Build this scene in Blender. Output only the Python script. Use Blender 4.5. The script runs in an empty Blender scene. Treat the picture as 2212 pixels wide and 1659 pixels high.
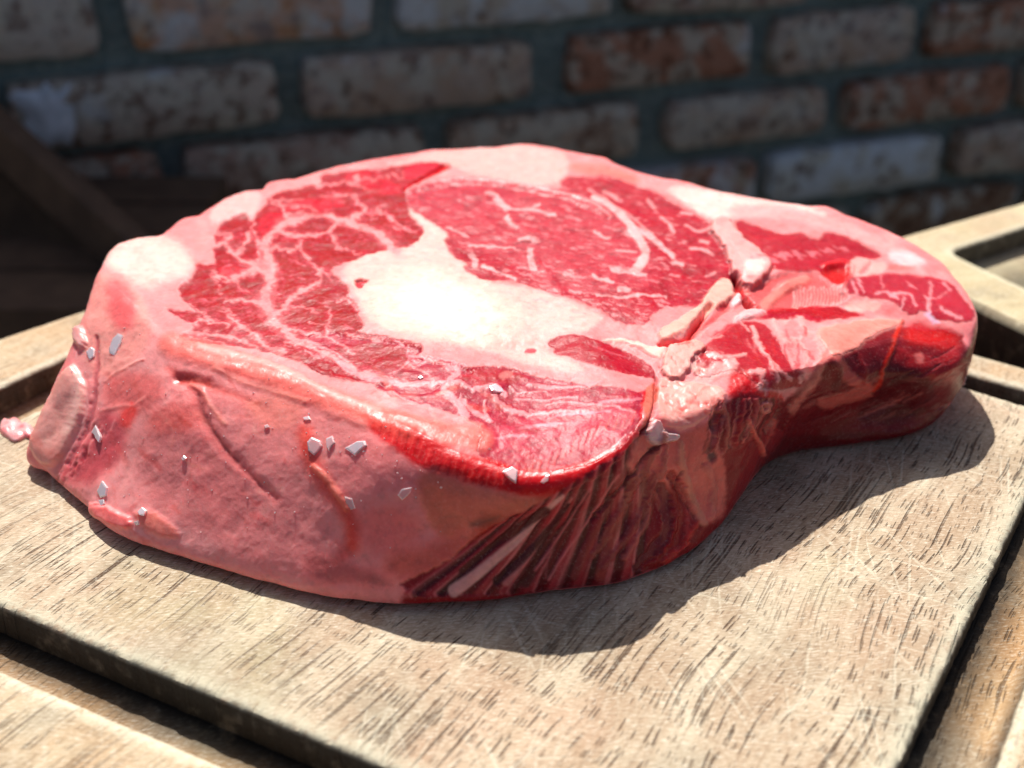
import bpy, math, random
import numpy as np
from mathutils import Vector, Matrix
sc = bpy.context.scene
col = sc.collection

# ---------------------------------------------------------------- camera
CAM_H = 0.16; FOC = 2500.0; PITCH = math.radians(29.0)
cam_d = bpy.data.cameras.new("camera"); cam = bpy.data.objects.new("camera", cam_d); col.objects.link(cam)
cam.location = (0, 0, CAM_H); cam.rotation_euler = (math.pi/2-PITCH, 0, 0)
cam_d.sensor_fit = 'HORIZONTAL'; cam_d.sensor_width = 36.0; cam_d.lens = FOC/2212.0*36.0
cam_d.clip_start = 0.01; cam_d.clip_end = 200
cam_d.dof.use_dof = True; cam_d.dof.focus_distance = 0.262; cam_d.dof.aperture_fstop = 12.0
sc.camera = cam

# ---------------------------------------------------------------- sky, sun, exposure
SUN_AZ = math.radians(10); SUN_EL = math.radians(54)          # azimuth counted from +Y towards -X
w = bpy.data.worlds.new("World"); sc.world = w; w.use_nodes = True
nt = w.node_tree; nt.nodes.clear()
sky = nt.nodes.new('ShaderNodeTexSky'); sky.sky_type = 'NISHITA'; sky.sun_disc = False
sky.sun_elevation = SUN_EL; sky.sun_rotation = -SUN_AZ; sky.dust_density = 3.0; sky.ozone_density = 0.3; sky.air_density = 0.8
bg = nt.nodes.new('ShaderNodeBackground'); bg.inputs['Strength'].default_value = 0.076
out = nt.nodes.new('ShaderNodeOutputWorld')
nt.links.new(sky.outputs[0], bg.inputs[0]); nt.links.new(bg.outputs[0], out.inputs[0])
sd = bpy.data.lights.new("sun", 'SUN'); sun = bpy.data.objects.new("sun", sd); col.objects.link(sun)
sd.energy = 5.0; sd.angle = math.radians(0.55); sd.color = (1.0, 0.96, 0.90)
SV = Vector((-math.sin(SUN_AZ)*math.cos(SUN_EL), math.cos(SUN_AZ)*math.cos(SUN_EL), math.sin(SUN_EL)))
sun.rotation_euler = (-SV).to_track_quat('-Z', 'Y').to_euler(); sun.location = SV*3
sc.view_settings.view_transform = 'Standard'; sc.view_settings.look = 'None'
sc.view_settings.exposure = 0.25; sc.view_settings.gamma = 1.0

# ---------------------------------------------------------------- photo pixels (2212 wide) to rays
CF = np.array([0, math.cos(PITCH), -math.sin(PITCH)]); CRT = np.array([1., 0, 0]); CU = np.cross(CRT, CF)
CC = np.array([0, 0, CAM_H])
def ray(x, y):
    return CF+(x-1106)/FOC*CRT-(y-829.5)/FOC*CU
def at(x, y, z=0.0):
    d = ray(x, y); t = (z-CAM_H)/d[2]; return CC+t*d
def at_depth(x, y, Y):
    d = ray(x, y); return CC+d*(Y/d[1])
def proj(P):
    q = P-CC; zc = q@CF
    return 1106+FOC*(q@CRT)/zc, 829.5-FOC*(q@CU)/zc

def tag(o, label=None, cat=None, group=None, kind=None):
    if label: o['label'] = label
    if cat: o['category'] = cat
    if group: o['group'] = group
    if kind: o['kind'] = kind
    return o
def empty(name, loc):
    o = bpy.data.objects.new(name, None); o.location = loc; o.empty_display_size = .02; col.objects.link(o); return o
def mesh_obj(name, verts, faces, mat=None, parent=None, smooth=True, sharp=False):
    me = bpy.data.meshes.new(name)
    verts = np.asarray(verts, np.float32)
    if parent is not None:
        verts = verts-np.array(parent.location, np.float32)
    if isinstance(faces, np.ndarray):
        nf, k = faces.shape
        me.vertices.add(len(verts)); me.vertices.foreach_set('co', verts.ravel())
        me.loops.add(nf*k); me.loops.foreach_set('vertex_index', faces.astype(np.int32).ravel())
        me.polygons.add(nf); me.polygons.foreach_set('loop_start', np.arange(0, nf*k, k, dtype=np.int32))
        me.update(calc_edges=True)
    else:
        me.from_pydata([tuple(map(float, v)) for v in verts], [], faces); me.update()
    if smooth:
        me.polygons.foreach_set('use_smooth', np.ones(len(me.polygons), bool))
    if sharp: me.set_sharp_from_angle(angle=math.radians(38))
    if mat: me.materials.append(mat)
    o = bpy.data.objects.new(name, me); col.objects.link(o)
    if parent is not None: o.parent = parent
    return o
def attr(o, name, data, kind='FLOAT'):
    a = o.data.attributes.new(name, kind, 'POINT')
    a.data.foreach_set('color' if kind == 'FLOAT_COLOR' else 'value', np.asarray(data, np.float32).ravel())

# node helpers
class NT:
    def __init__(s, name):
        s.m = bpy.data.materials.new(name); s.m.use_nodes = True; s.t = s.m.node_tree; s.t.nodes.clear()
        s.out = s.n('ShaderNodeOutputMaterial'); s.p = s.n('ShaderNodeBsdfPrincipled'); s.l(s.p.outputs[0], s.out.inputs[0])
    def n(s, k, **kw):
        x = s.t.nodes.new(k)
        for a, b in kw.items(): setattr(x, a, b)
        return x
    def l(s, a, b): s.t.links.new(a, b)
    def put(s, sock, v):
        if hasattr(v, 'is_output') or isinstance(v, bpy.types.NodeSocket): s.l(v, sock)
        else: sock.default_value = v
    def math(s, op, a, b=0, c=0, clamp=False):
        x = s.n('ShaderNodeMath', operation=op); x.use_clamp = clamp
        s.put(x.inputs[0], a); s.put(x.inputs[1], b); s.put(x.inputs[2], c); return x.outputs[0]
    def noise(s, vec, scale, detail=3, rough=.55, dist=0, out=0):
        x = s.n('ShaderNodeTexNoise'); s.l(vec, x.inputs['Vector']); x.inputs['Scale'].default_value = scale
        x.inputs['Detail'].default_value = detail; x.inputs['Roughness'].default_value = rough; x.inputs['Distortion'].default_value = dist
        return x.outputs[out]
    def ss(s, v, a, b, lo=0., hi=1.):
        x = s.n('ShaderNodeMapRange'); x.interpolation_type = 'SMOOTHSTEP'; s.put(x.inputs[0], v)
        x.inputs[1].default_value = a; x.inputs[2].default_value = b; x.inputs[3].default_value = lo; x.inputs[4].default_value = hi
        return x.outputs[0]
    def mix(s, f, a, b, mode='MIX'):
        x = s.n('ShaderNodeMix'); x.data_type = 'RGBA'; x.blend_type = mode
        s.put(x.inputs[0], f); s.put(x.inputs[6], a); s.put(x.inputs[7], b); return x.outputs[2]
    def mapping(s, vec, scale=(1, 1, 1), rot=(0, 0, 0), loc=(0, 0, 0)):
        x = s.n('ShaderNodeMapping'); s.l(vec, x.inputs[0]); x.inputs['Scale'].default_value = scale
        x.inputs['Rotation'].default_value = rot; x.inputs['Location'].default_value = loc; return x.outputs[0]
    def bump(s, h, dist, strength=1.0, nrm=None):
        x = s.n('ShaderNodeBump'); x.inputs['Strength'].default_value = strength; x.inputs['Distance'].default_value = dist
        s.l(h, x.inputs['Height'])
        if nrm is not None: s.l(nrm, x.inputs['Normal'])
        return x.outputs[0]
def lin(c):
    return tuple(((v/255.0+.055)/1.055)**2.4 if v > 10 else v/3294.6 for v in c)+(1.0,)

# grain direction of the board: the run of its right hand groove
_a = at(2212, 1090); _b = at(1940, 1659); GD = _a-_b; GRAIN = math.atan2(GD[1], GD[0])

def wood_material(name, base, dark, pale, edge, grain=GRAIN, pores=1.0, cuts=1.0, seed=0.0):
    k = NT(name)
    g = k.n('ShaderNodeNewGeometry').outputs['Position']
    P = k.mapping(g, rot=(0, 0, -grain))                      # x now runs along the grain
    P = k.n('ShaderNodeMapping').outputs[0] if False else P
    # slow wander of the grain
    wv = k.noise(k.mapping(P, scale=(1.6, 1.0, 1.0), loc=(seed, 0, 0)), 13, 1, .45, out=1)
    off = k.n('ShaderNodeVectorMath', operation='MULTIPLY_ADD'); k.l(wv, off.inputs[0]); off.inputs[1].default_value = (.0, .0125, 0); k.l(P, off.inputs[2])
    Q = off.outputs[0]
    broad = k.noise(k.mapping(Q, scale=(1.0, 3.0, 1)), 28, 4, .6)
    fine = k.noise(k.mapping(Q, scale=(.22, 11.0, 1)), 120, 4, .65)
    blot = k.noise(P, 30, 4, .6)
    c = k.mix(k.ss(broad, .38, .66), base, pale)
    c = k.mix(k.ss(blot, .48, .70, 0, .7), c, lin((152, 140, 118)))
    c = k.mix(k.ss(k.noise(P, 17, 3, .5), .52, .72, 0, .45), c, lin((192, 150, 122)))
    c = k.mix(k.ss(k.noise(k.mapping(P, loc=(3, 1, 0)), 21, 3, .5), .54, .72, 0, .5), c, lin((176, 168, 128)))
    c = k.mix(k.ss(fine, .50, .72, 0, .42), c, dark)
    # vessel pores: short dark dashes along the grain
    def dashes(sx, sy, thr, offx):
        v = k.n('ShaderNodeTexVoronoi'); v.feature = 'F1'; v.voronoi_dimensions = '2D'
        k.l(k.mapping(Q, scale=(sx, sy, 1), loc=(offx, offx*.7, 0)), v.inputs['Vector']); v.inputs['Scale'].default_value = 1; v.inputs['Randomness'].default_value = .95
        keep = k.n('ShaderNodeSeparateColor'); k.l(v.outputs['Color'], keep.inputs[0])
        sz = k.math('MULTIPLY', k.ss(keep.outputs[0], .55, 1.0), thr)
        return k.math('SUBTRACT', 1.0, k.ss(k.math('DIVIDE', v.outputs['Distance'], k.math('MAXIMUM', sz, .001)), .55, 1.0), clamp=True)
    d1 = dashes(110, 1400, .36, seed+2.1); d2 = dashes(26, 1000, .36, seed+7.7); d3 = dashes(240, 1700, .36, seed+11.)
    pore = k.math('MAXIMUM', k.math('MAXIMUM', d1, d2), k.math('MULTIPLY', d3, .6))
    zone = k.ss(k.noise(P, 24, 2, .5), .30, .62, .25, 1.0)
    pore = k.math('MULTIPLY', pore, k.math('MULTIPLY', zone, pores))
    c = k.mix(k.math('MULTIPLY', pore, .95), c, k.mix(.30, dark, lin((30, 20, 14))))
    # knife cuts: pale hair lines in several directions
    cut = None
    for i, (a_, sx, sy, th) in enumerate(((1.25, 9, 420, .045), (-.75, 11, 380, .04), (.45, 13, 450, .04), (1.9, 16, 600, .05), (-1.45, 22, 700, .05), (.05, 17, 520, .035))):
        v = k.n('ShaderNodeTexVoronoi'); v.feature = 'F1'; v.voronoi_dimensions = '2D'
        wob = k.noise(g, 60, 2, .5, out=1)
        o2 = k.n('ShaderNodeVectorMath', operation='MULTIPLY_ADD'); k.l(wob, o2.inputs[0]); o2.inputs[1].default_value = (.0016, .0016, 0); k.l(g, o2.inputs[2])
        k.l(k.mapping(o2.outputs[0], scale=(sx, sy, 1), rot=(0, 0, 0), loc=(i*3.3+seed, i*1.7, 0)) if False else k.mapping(k.mapping(o2.outputs[0], rot=(0, 0, a_)), scale=(sx, sy, 1), loc=(i*3.3+seed, i*1.7, 0)), v.inputs['Vector'])
        v.inputs['Scale'].default_value = 1
        x = k.math('SUBTRACT', 1.0, k.ss(v.outputs['Distance'], th*1.5, th*6), clamp=True)
        kc = k.n('ShaderNodeSeparateColor'); k.l(v.outputs['Color'], kc.inputs[0]); x = k.math('MULTIPLY', x, k.ss(kc.outputs[1], .5, .75))
        cut = x if cut is None else k.math('MAXIMUM', cut, x)
    cut = k.math('MULTIPLY', cut, k.ss(k.noise(g, 26, 2, .5), .42, .62, .12, 1.0*cuts))
    c = k.mix(k.math('MULTIPLY', cut, .5), c, lin((238, 232, 208)))
    # raised fibres: tiny pale and dark flecks across the grain
    fz = k.noise(k.mapping(k.mapping(g, rot=(0, 0, -.15)), scale=(.45, 1.9, 1)), 1250, 3, .7)
    c = k.mix(k.ss(fz, .50, .70, 0, .55), c, lin((240, 232, 212)))
    c = k.mix(k.ss(fz, .48, .28, 0, .50), c, dark)
    at_ = k.n('ShaderNodeAttribute'); at_.attribute_name = 'edge'
    ew = k.math('MULTIPLY', at_.outputs['Fac'], k.ss(k.noise(g, 500, 4, .7), .30, .55), clamp=True)
    c = k.mix(k.math('MULTIPLY', ew, .7), c, edge)
    st = k.n('ShaderNodeAttribute'); st.attribute_name = 'painted_shade'
    c = k.mix(k.math('MULTIPLY', st.outputs['Fac'], k.ss(k.noise(g, 180, 3, .6), .25, .5, .75, 1.0)), c, lin((20, 16, 12)))  # near-black shade painted into groove walls, board sides and floor foot
    k.l(c, k.p.inputs['Base Color'])
    k.p.inputs['Roughness'].default_value = .72; k.p.inputs['Specular IOR Level'].default_value = .25
    h = k.math('MULTIPLY_ADD', fz, .5, k.math('MULTIPLY', fine, .4))
    h = k.math('SUBTRACT', h, k.math('MULTIPLY', pore, 1.3)); h = k.math('SUBTRACT', h, k.math('MULTIPLY', cut, .5))
    k.l(k.bump(h, .00028, 1.0), k.p.inputs['Normal'])
    return k.m
WOOD = wood_material("board wood", lin((176, 150, 122)), lin((100, 72, 50)), lin((200, 183, 156)), lin((208, 202, 176)), cuts=.6)
WOODR = wood_material("board rim wood", lin((186, 154, 116)), lin((106, 76, 50)), lin((198, 178, 146)), lin((222, 216, 192)), pores=.8, cuts=.25, seed=5.)
WOODF = wood_material("groove wood", lin((176, 136, 92)), lin((104, 74, 46)), lin((188, 154, 112)), lin((220, 200, 160)), pores=.8, cuts=.0, seed=9.)
WOOD2 = wood_material("second board wood", lin((190, 172, 132)), lin((140, 118, 86)), lin((204, 192, 154)), lin((222, 216, 190)), grain=.35, pores=.3, cuts=.2, seed=15.)
# ---------------------------------------------------------------- steak surface chart (albedo, relief, muscle ids)
GS = 1.6                                   # chart cell
GW, GH = int(2240/GS), int(1400/GS)
GY0 = 260.0
GX, GY = np.meshgrid(np.arange(GW)*GS-10.0, np.arange(GH)*GS+GY0)
GX = GX.astype(np.float32); GY = GY.astype(np.float32)

def hash3(i, j, k, seed):
    n = (i*374761393 + j*668265263 + k*2147483647 + seed*1274126177) & 0xffffffff
    n = ((n ^ (n >> 13))*1274126177) & 0xffffffff
    n = n ^ (n >> 16)
    return (n & 0xffff).astype(np.float32)/32767.5 - 1.0
def vnoise(x, y, z, seed=0):
    xi = np.floor(x).astype(np.int64); yi = np.floor(y).astype(np.int64); zi = np.floor(z).astype(np.int64)
    fx = (x-xi).astype(np.float32); fy = (y-yi).astype(np.float32); fz = (z-zi).astype(np.float32)
    fx = fx*fx*(3-2*fx); fy = fy*fy*(3-2*fy); fz = fz*fz*(3-2*fz)
    r = 0
    for a in (0, 1):
        for b in (0, 1):
            for c in (0, 1):
                w = (fx if a else 1-fx)*(fy if b else 1-fy)*(fz if c else 1-fz)
                r = r + w*hash3(xi+a, yi+b, zi+c, seed)
    return r
def vnoise2(x, y, seed=0):
    xi = np.floor(x).astype(np.int64); yi = np.floor(y).astype(np.int64)
    fx = (x-xi).astype(np.float32); fy = (y-yi).astype(np.float32)
    fx = fx*fx*(3-2*fx); fy = fy*fy*(3-2*fy); zi = xi*0
    return ((1-fx)*(1-fy)*hash3(xi, yi, zi, seed) + fx*(1-fy)*hash3(xi+1, yi, zi, seed)
            + (1-fx)*fy*hash3(xi, yi+1, zi, seed) + fx*fy*hash3(xi+1, yi+1, zi, seed))
def fbm2(x, y, seed=0, o=3, g=.5):
    r = 0; a = 1; t = 0
    for k in range(o):
        r = r + a*vnoise2(x*2**k, y*2**k, seed+k*17); t += a; a *= g
    return r/t
def fbm3(x, y, z, seed=0, o=3, g=.5):
    r = 0; a = 1; t = 0
    for k in range(o):
        r = r + a*vnoise(x*2**k, y*2**k, z*2**k, seed+k*17); t += a; a *= g
    return r/t

WX1 = fbm2(GX/55, GY/38, 1, 3, .6); WY1 = fbm2(GX/55, GY/38, 7, 3, .6)      # broad wobble
WX2 = fbm2(GX/13, GY/8, 3, 3, .7);  WY2 = fbm2(GX/13, GY/8, 9, 3, .7)       # ragged edge
WPX = GX+WX1*5+WX2*5; WPY = GY+WY1*4+WY2*4

COL = np.zeros((GH, GW, 3), np.float32)
HGT = np.zeros((GH, GW), np.float32)       # millimetres, outward
WET = np.zeros((GH, GW), np.float32)       # gloss
LAB = np.zeros((GH, GW), np.int16)
CR = {0: (0, 0, 4032/2212.0*1.0)}
CROP = {1: (0, 1100, 1.58), 2: (300, 500, 1.58), 3: (1300, 500, 1.58), 4: (2600, 700, 1.5447), 5: (1200, 1300, 1.58), 6: (2300, 1300, 1.58)}
UF = 2212/4032.0
def cv(c, pts):
    if c == 0:
        return [(float(x), float(y)) for x, y in pts]
    ox, oy, s = CROP[c]
    return [((ox+x/s)*UF, (oy+y/s)*UF) for x, y in pts]
def s2l(c):
    return np.array([((v/255.0+.055)/1.055)**2.4 if v > 10 else v/255.0/12.92 for v in c], np.float32)
def chaikin(p, n=1, closed=True):
    p = np.array(p, float)
    for _ in range(n):
        q = np.roll(p, -1, 0) if closed else p[1:]
        a = p if closed else p[:-1]
        r = np.empty((len(a)*2, 2)); r[0::2] = a*.75+q*.25; r[1::2] = a*.25+q*.75
        if not closed:
            r = np.vstack([p[:1], r, p[-1:]])
        p = r
    return p
def box(p, m):
    x0 = max(0, int((p[:, 0].min()-m+10)/GS)); x1 = min(GW, int((p[:, 0].max()+m+10)/GS)+1)
    y0 = max(0, int((p[:, 1].min()-m-GY0)/GS)); y1 = min(GH, int((p[:, 1].max()+m-GY0)/GS)+1)
    return slice(y0, y1), slice(x0, x1)
def sm(x, a, b):
    t = np.clip((x-a)/(b-a+1e-9), 0, 1); return t*t*(3-2*t)
def segd(X, Y, a, b):
    dx, dy = b[0]-a[0], b[1]-a[1]; L = dx*dx+dy*dy+1e-9
    t = np.clip(((X-a[0])*dx+(Y-a[1])*dy)/L, 0, 1)
    return (X-a[0]-t*dx)**2+(Y-a[1]-t*dy)**2, t
def blend(sl, al, col, hgt, lab, wet, dark=0):
    if col is not None:
        COL[sl] = COL[sl]*(1-al[..., None]) + s2l(col)*al[..., None]
    if hgt:
        HGT[sl] += hgt*al
    if lab is not None:
        LAB[sl] = np.where(al > .45, lab, LAB[sl])
    if wet is not None:
        WET[sl] = WET[sl]*(1-al)+wet*al
def poly(c, pts, col=None, soft=3, a=1.0, h=0, lab=None, wet=None, rag=1.0, smooth=1, dome=0):
    p = chaikin(cv(c, pts), smooth)
    sl = box(p, soft*2+14)
    X = GX[sl]+(WPX[sl]-GX[sl])*rag; Y = GY[sl]+(WPY[sl]-GY[sl])*rag
    if X.size == 0: return
    D = np.full(X.shape, 1e12, np.float32); ins = np.zeros(X.shape, bool)
    q = np.roll(p, -1, 0)
    for A, B in zip(p, q):
        d, _ = segd(X, Y, A, B); D = np.minimum(D, d)
        cond = ((A[1] > Y) != (B[1] > Y))
        xx = (B[0]-A[0])*(Y-A[1])/((B[1]-A[1]) if abs(B[1]-A[1]) > 1e-9 else 1e-9)+A[0]
        ins ^= cond & (X < xx)
    D = np.sqrt(D)*np.where(ins, 1, -1)
    al = sm(D, -soft, soft)*a
    blend(sl, al.astype(np.float32), col, h, lab, wet)
    if dome:
        HGT[sl] += dome*np.sqrt(np.clip(D, 0, 25)/25)
def stroke(c, pts, w, col=None, soft=2, a=1.0, h=0, wet=None, rag=.6, w2=None, lab=None):
    p = cv(c, pts); k = CROP[c][2] if c else 1/UF
    f = UF/k if c else 1.0
    w = w*f*.5; w2 = (w if w2 is None else w2*f*.5)
    p = chaikin(p, 2, False)
    sl = box(p, max(w, w2)+soft*2+10)
    X = GX[sl]+(WPX[sl]-GX[sl])*rag; Y = GY[sl]+(WPY[sl]-GY[sl])*rag
    if X.size == 0: return
    L = np.r_[0, np.cumsum(np.hypot(*np.diff(p, axis=0).T))]; L /= L[-1]+1e-9
    M = np.full(X.shape, -1e9, np.float32)
    for i in range(len(p)-1):
        d, t = segd(X, Y, p[i], p[i+1])
        ww = w+(w2-w)*(L[i]+t*(L[i+1]-L[i]))
        M = np.maximum(M, ww-np.sqrt(d))
    al = sm(M, -soft, soft)*a
    blend(sl, al.astype(np.float32), col, h, lab, wet)

# palette: the flesh's own colours
FATP = (244, 146, 146); FATR = (238, 128, 128); FATW = (252, 206, 200); FATY = (240, 190, 168)
LEAN = (158, 20, 40); LEAND = (168, 24, 44); LEANP = (214, 92, 106); MAR = (112, 30, 36); DRK = (62, 18, 22)
EYE = (182, 60, 72); SIDE = (250, 148, 146); TAN = (214, 118, 102)

COL[:] = s2l(FATP)
def tone(mask, col, k):
    COL[:] = COL*(1-(mask*k)[..., None])+s2l(col)*(mask*k)[..., None]
tone(np.clip(WX1*1.2, 0, 1), FATW, .35)
tone(np.clip(-WY1*1.4, 0, 1), FATR, .5)

# underlays reaching past the lower outline
poly(0, [(60,900),(300,1050),(500,1120),(850,1180),(1000,1330),(800,1360),(400,1260),(100,1120),(40,1000)], SIDE, 20)
poly(0, [(880,1180),(1100,1080),(1500,1000),(1700,1000),(1560,1200),(1400,1330),(1000,1360),(860,1340)], (150,38,42), 8)
poly(0, [(1560,980),(1700,900),(1850,830),(2100,700),(2180,760),(2100,960),(1900,1010),(1700,1060),(1600,1120)], (112,24,30), 8)

# -- kernel of white fat, white corner fat, pale back rim
poly(3, [(60,860),(300,740),(440,750),(600,660),(500,520),(650,600),(760,700),(740,760),(860,850),(950,960),(1250,990),(1500,1080),(1700,1180),(1640,1260),(1380,1300),(1330,1380),(1500,1440),(1600,1530),(1300,1500),(1000,1400),(700,1330),(420,1290),(240,1200),(170,1060)], (250,186,178), 9)
poly(3, [(230,1010),(350,930),(560,890),(800,930),(1050,1060),(1250,1150),(1150,1240),(1050,1330),(900,1350),(700,1300),(500,1290),(320,1220),(230,1110)], (246,204,190), 34, a=.95, h=.3, rag=2.6)
poly(3, [(500,960),(800,1000),(1000,1120),(980,1230),(850,1300),(620,1240),(450,1160),(400,1040)], (252,226,212), 30, a=.8, rag=2)
poly(2, [(190,810),(260,720),(420,680),(560,680),(700,760),(720,850),(680,940),(520,960),(420,1000),(330,960),(230,890)], (247,200,190), 16, a=.95, h=.4, rag=1.8)
poly(2, [(820,560),(900,450),(1040,400),(1140,400),(1150,500),(1100,560),(960,560),(860,620)], (250,178,174), 6, h=.3)
poly(3, [(300,230),(600,160),(900,120),(1210,100),(1450,150),(1500,250),(1380,380),(1100,330),(850,290),(760,240),(560,215)], (250,176,170), 8)
poly(4, [(20,60),(200,60),(500,110),(860,150),(1050,230),(900,260),(700,230),(480,230),(330,260),(150,160)], (253,204,196), 8)
poly(4, [(440,240),(700,230),(1000,300),(1300,420),(1500,540),(1640,600),(1560,500),(1300,340),(1060,240),(700,150),(400,180)], (248,166,164), 8)
poly(3, [(1480,220),(1760,240),(1950,330),(1880,360),(1700,300),(1500,270)], (238,122,112), 8, a=.8)

# -- spinalis crescent
poly(2, [(1180,440),(1300,390),(1420,370),(1540,350),(1510,310),(1620,285),(1780,270),(1950,245),(2150,215),(2280,220),(2320,240),(2200,290),(2100,340),(2040,372),(2050,450),(2075,540),(2150,620),(2172,660),(2130,710),(2030,750),(1900,765),(1780,800),(1620,870),(1560,892),(1660,960),(1700,1020),(1690,1060),(1740,1100),(1765,1130),(1740,1170),(1810,1240),(1740,1275),(1900,1300),(2060,1330),(2170,1355),(2110,1420),(2200,1460),(2350,1480),(2480,1520),(2440,1540),(2330,1560),(2250,1640),(2120,1650),(1960,1640),(1850,1590),(1700,1560),(1500,1480),(1300,1440),(1120,1380),(900,1360),(680,1330),(640,1290),(760,1240),(620,1180),(560,1130),(640,1140),(760,1160),(680,1090),(640,1030),(636,985),(700,955),(745,900),(745,835),(820,850),(872,845),(850,760),(872,700),(858,640),(900,590),(1000,555),(1050,530),(1090,590),(1120,530),(1180,495)], LEAN, 2.2, lab=1, wet=.5, h=-.25)
poly(3, [(700,1560),(760,1530),(830,1510),(960,1490),(1080,1510),(1300,1570),(1400,1600),(1300,1630),(1150,1650),(1000,1640),(900,1630),(780,1610)], LEAN, 2.2, lab=1, wet=.5)
# front band under the kernel
poly(5, [(170,0),(300,40),(560,70),(730,105),(700,140),(760,160),(900,190),(1010,228),(960,240),(1000,250),(1100,228),(1200,222),(1330,245),(1460,290),(1560,300),(1720,330),(1780,350),(1650,370),(1900,340),(2110,385),(2100,470),(2085,570),(2040,640),(1960,740),(1800,820),(1600,880),(1300,870),(1120,800),(1060,740),(1120,640),(1010,560),(860,490),(700,440),(560,400),(400,345),(560,330),(420,300),(330,250),(200,210),(60,160),(0,120),(0,30)], (168,40,61), 2.4, lab=1, wet=.6, h=-.2)
poly(5, [(300,60),(560,80),(700,110),(640,190),(700,260),(600,300),(440,260),(360,190)], (158,26,50), 7)
poly(5, [(980,250),(1180,225),(1400,270),(1300,330),(1150,320),(1100,360),(960,330)], (170,26,48), 5)
poly(5, [(1300,560),(1700,460),(2050,500),(1990,640),(1700,760),(1400,790),(1200,760),(1100,700),(1150,610)], (200,62,84), 18, a=.65, wet=.8)  # soft pink sheen painted into the front muscle's colour
for i in range(26):                                                     # fibres across the front muscle
    x0 = 1150+900*((i*.618) % 1); y0 = 400+310*((i*.377) % 1)
    stroke(5, [(x0, y0), (x0+90, y0-22), (x0+190, y0-18)], 8+10*((i*.73) % 1), (240,160,170) if i % 2 else (170,20,50), 1.6, .6)
poly(5, [(0,120),(120,150),(260,200),(340,270),(420,320),(330,330),(180,280),(0,230)], (159,27,42), 4, lab=1)

# darker and lighter bundles in the crescent
for pts in ([(1420,830),(1560,760),(1780,700),(1900,740),(1780,800),(1560,880)], [(1230,800),(1330,780),(1470,900),(1500,960),(1330,1040),(1230,1130),(1200,1020)],
            [(1330,1090),(1560,980),(1700,1100),(1780,1230),(1600,1260),(1360,1220)], [(1700,580),(1900,560),(2060,620),(2130,680),(2030,740),(1900,640)],
            [(660,1000),(840,960),(1080,1000),(1060,1080),(840,1090),(720,1100)], [(1320,1360),(1500,1380),(1800,1330),(2080,1380),(2050,1480),(1800,1520)]):
    poly(2, pts, (158,14,34), 9, a=.7)
for pts in ([(1180,520),(1320,540),(1300,640),(1200,690),(1110,640)], [(880,860),(1080,880),(1010,930),(900,910)], [(1600,300),(1900,270),(2040,400),(1900,420)], [(1540,420),(1720,470),(1500,520),(1200,500)]):
    poly(2, pts, (214,52,66), 8, a=.7)

# -- eye muscle and the strip to its right
EYP = [(468,384),(560,352),(700,322),(850,310),(1000,325),(1200,356),(1330,378),(1440,392),(1425,330),(1500,300),(1650,300),(1800,330),(1950,380),(2100,450),(2190,500),(2300,560),(2420,640),(2560,820),(2580,940),(2600,1010),(2560,1040),(2500,1060),(2440,1150),(2330,1120),(2212,1105),(2100,1110),(2000,1160),(1980,1225),(1850,1222),(1750,1200),(1720,1150),(1650,1130),(1500,1062),(1350,1010),(1250,990),(1180,960),(1100,950),(950,962),(900,915),(815,892),(870,860),(780,822),(720,750),(708,700),(742,682),(650,600),(560,540),(490,500),(478,440)]
poly(3, EYP, EYE, 2.2, lab=2, wet=.7, h=-.2, rag=.8)
poly(3, [(1430,320),(1650,300),(1800,330),(2100,450),(2300,560),(2420,640),(2560,820),(2580,940),(2500,1060),(2330,1110),(2100,1100),(2000,1150),(1980,1215),(1760,1200),(1500,1062),(1340,1010),(1700,1060),(2000,1000),(2060,900),(1990,760),(1900,620),(1760,500),(1600,430)], (172,34,50), 12, a=.85)
poly(3, [(708,700),(760,690),(880,760),(1000,780),(1120,830),(1200,900),(1330,1000),(1180,960),(950,960),(860,860),(770,810)], (168,34,50), 12, a=.8)
poly(3, [(478,390),(700,330),(900,350),(1200,400),(1100,500),(850,540),(640,560),(500,480)], (182,60,74), 16, a=.8)
# bevelled lip round the eye's top edge
stroke(3, [(470,392),(560,356),(700,326),(850,312),(1000,324),(1200,352),(1400,392),(1560,440),(1680,490),(1750,560)], 18, (240,150,150), 2, .7, h=.5, wet=1)
stroke(3, [(480,420),(600,385),(850,350),(1200,388),(1500,460),(1680,540)], 22, None, 4, 1, h=-.5)
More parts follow.
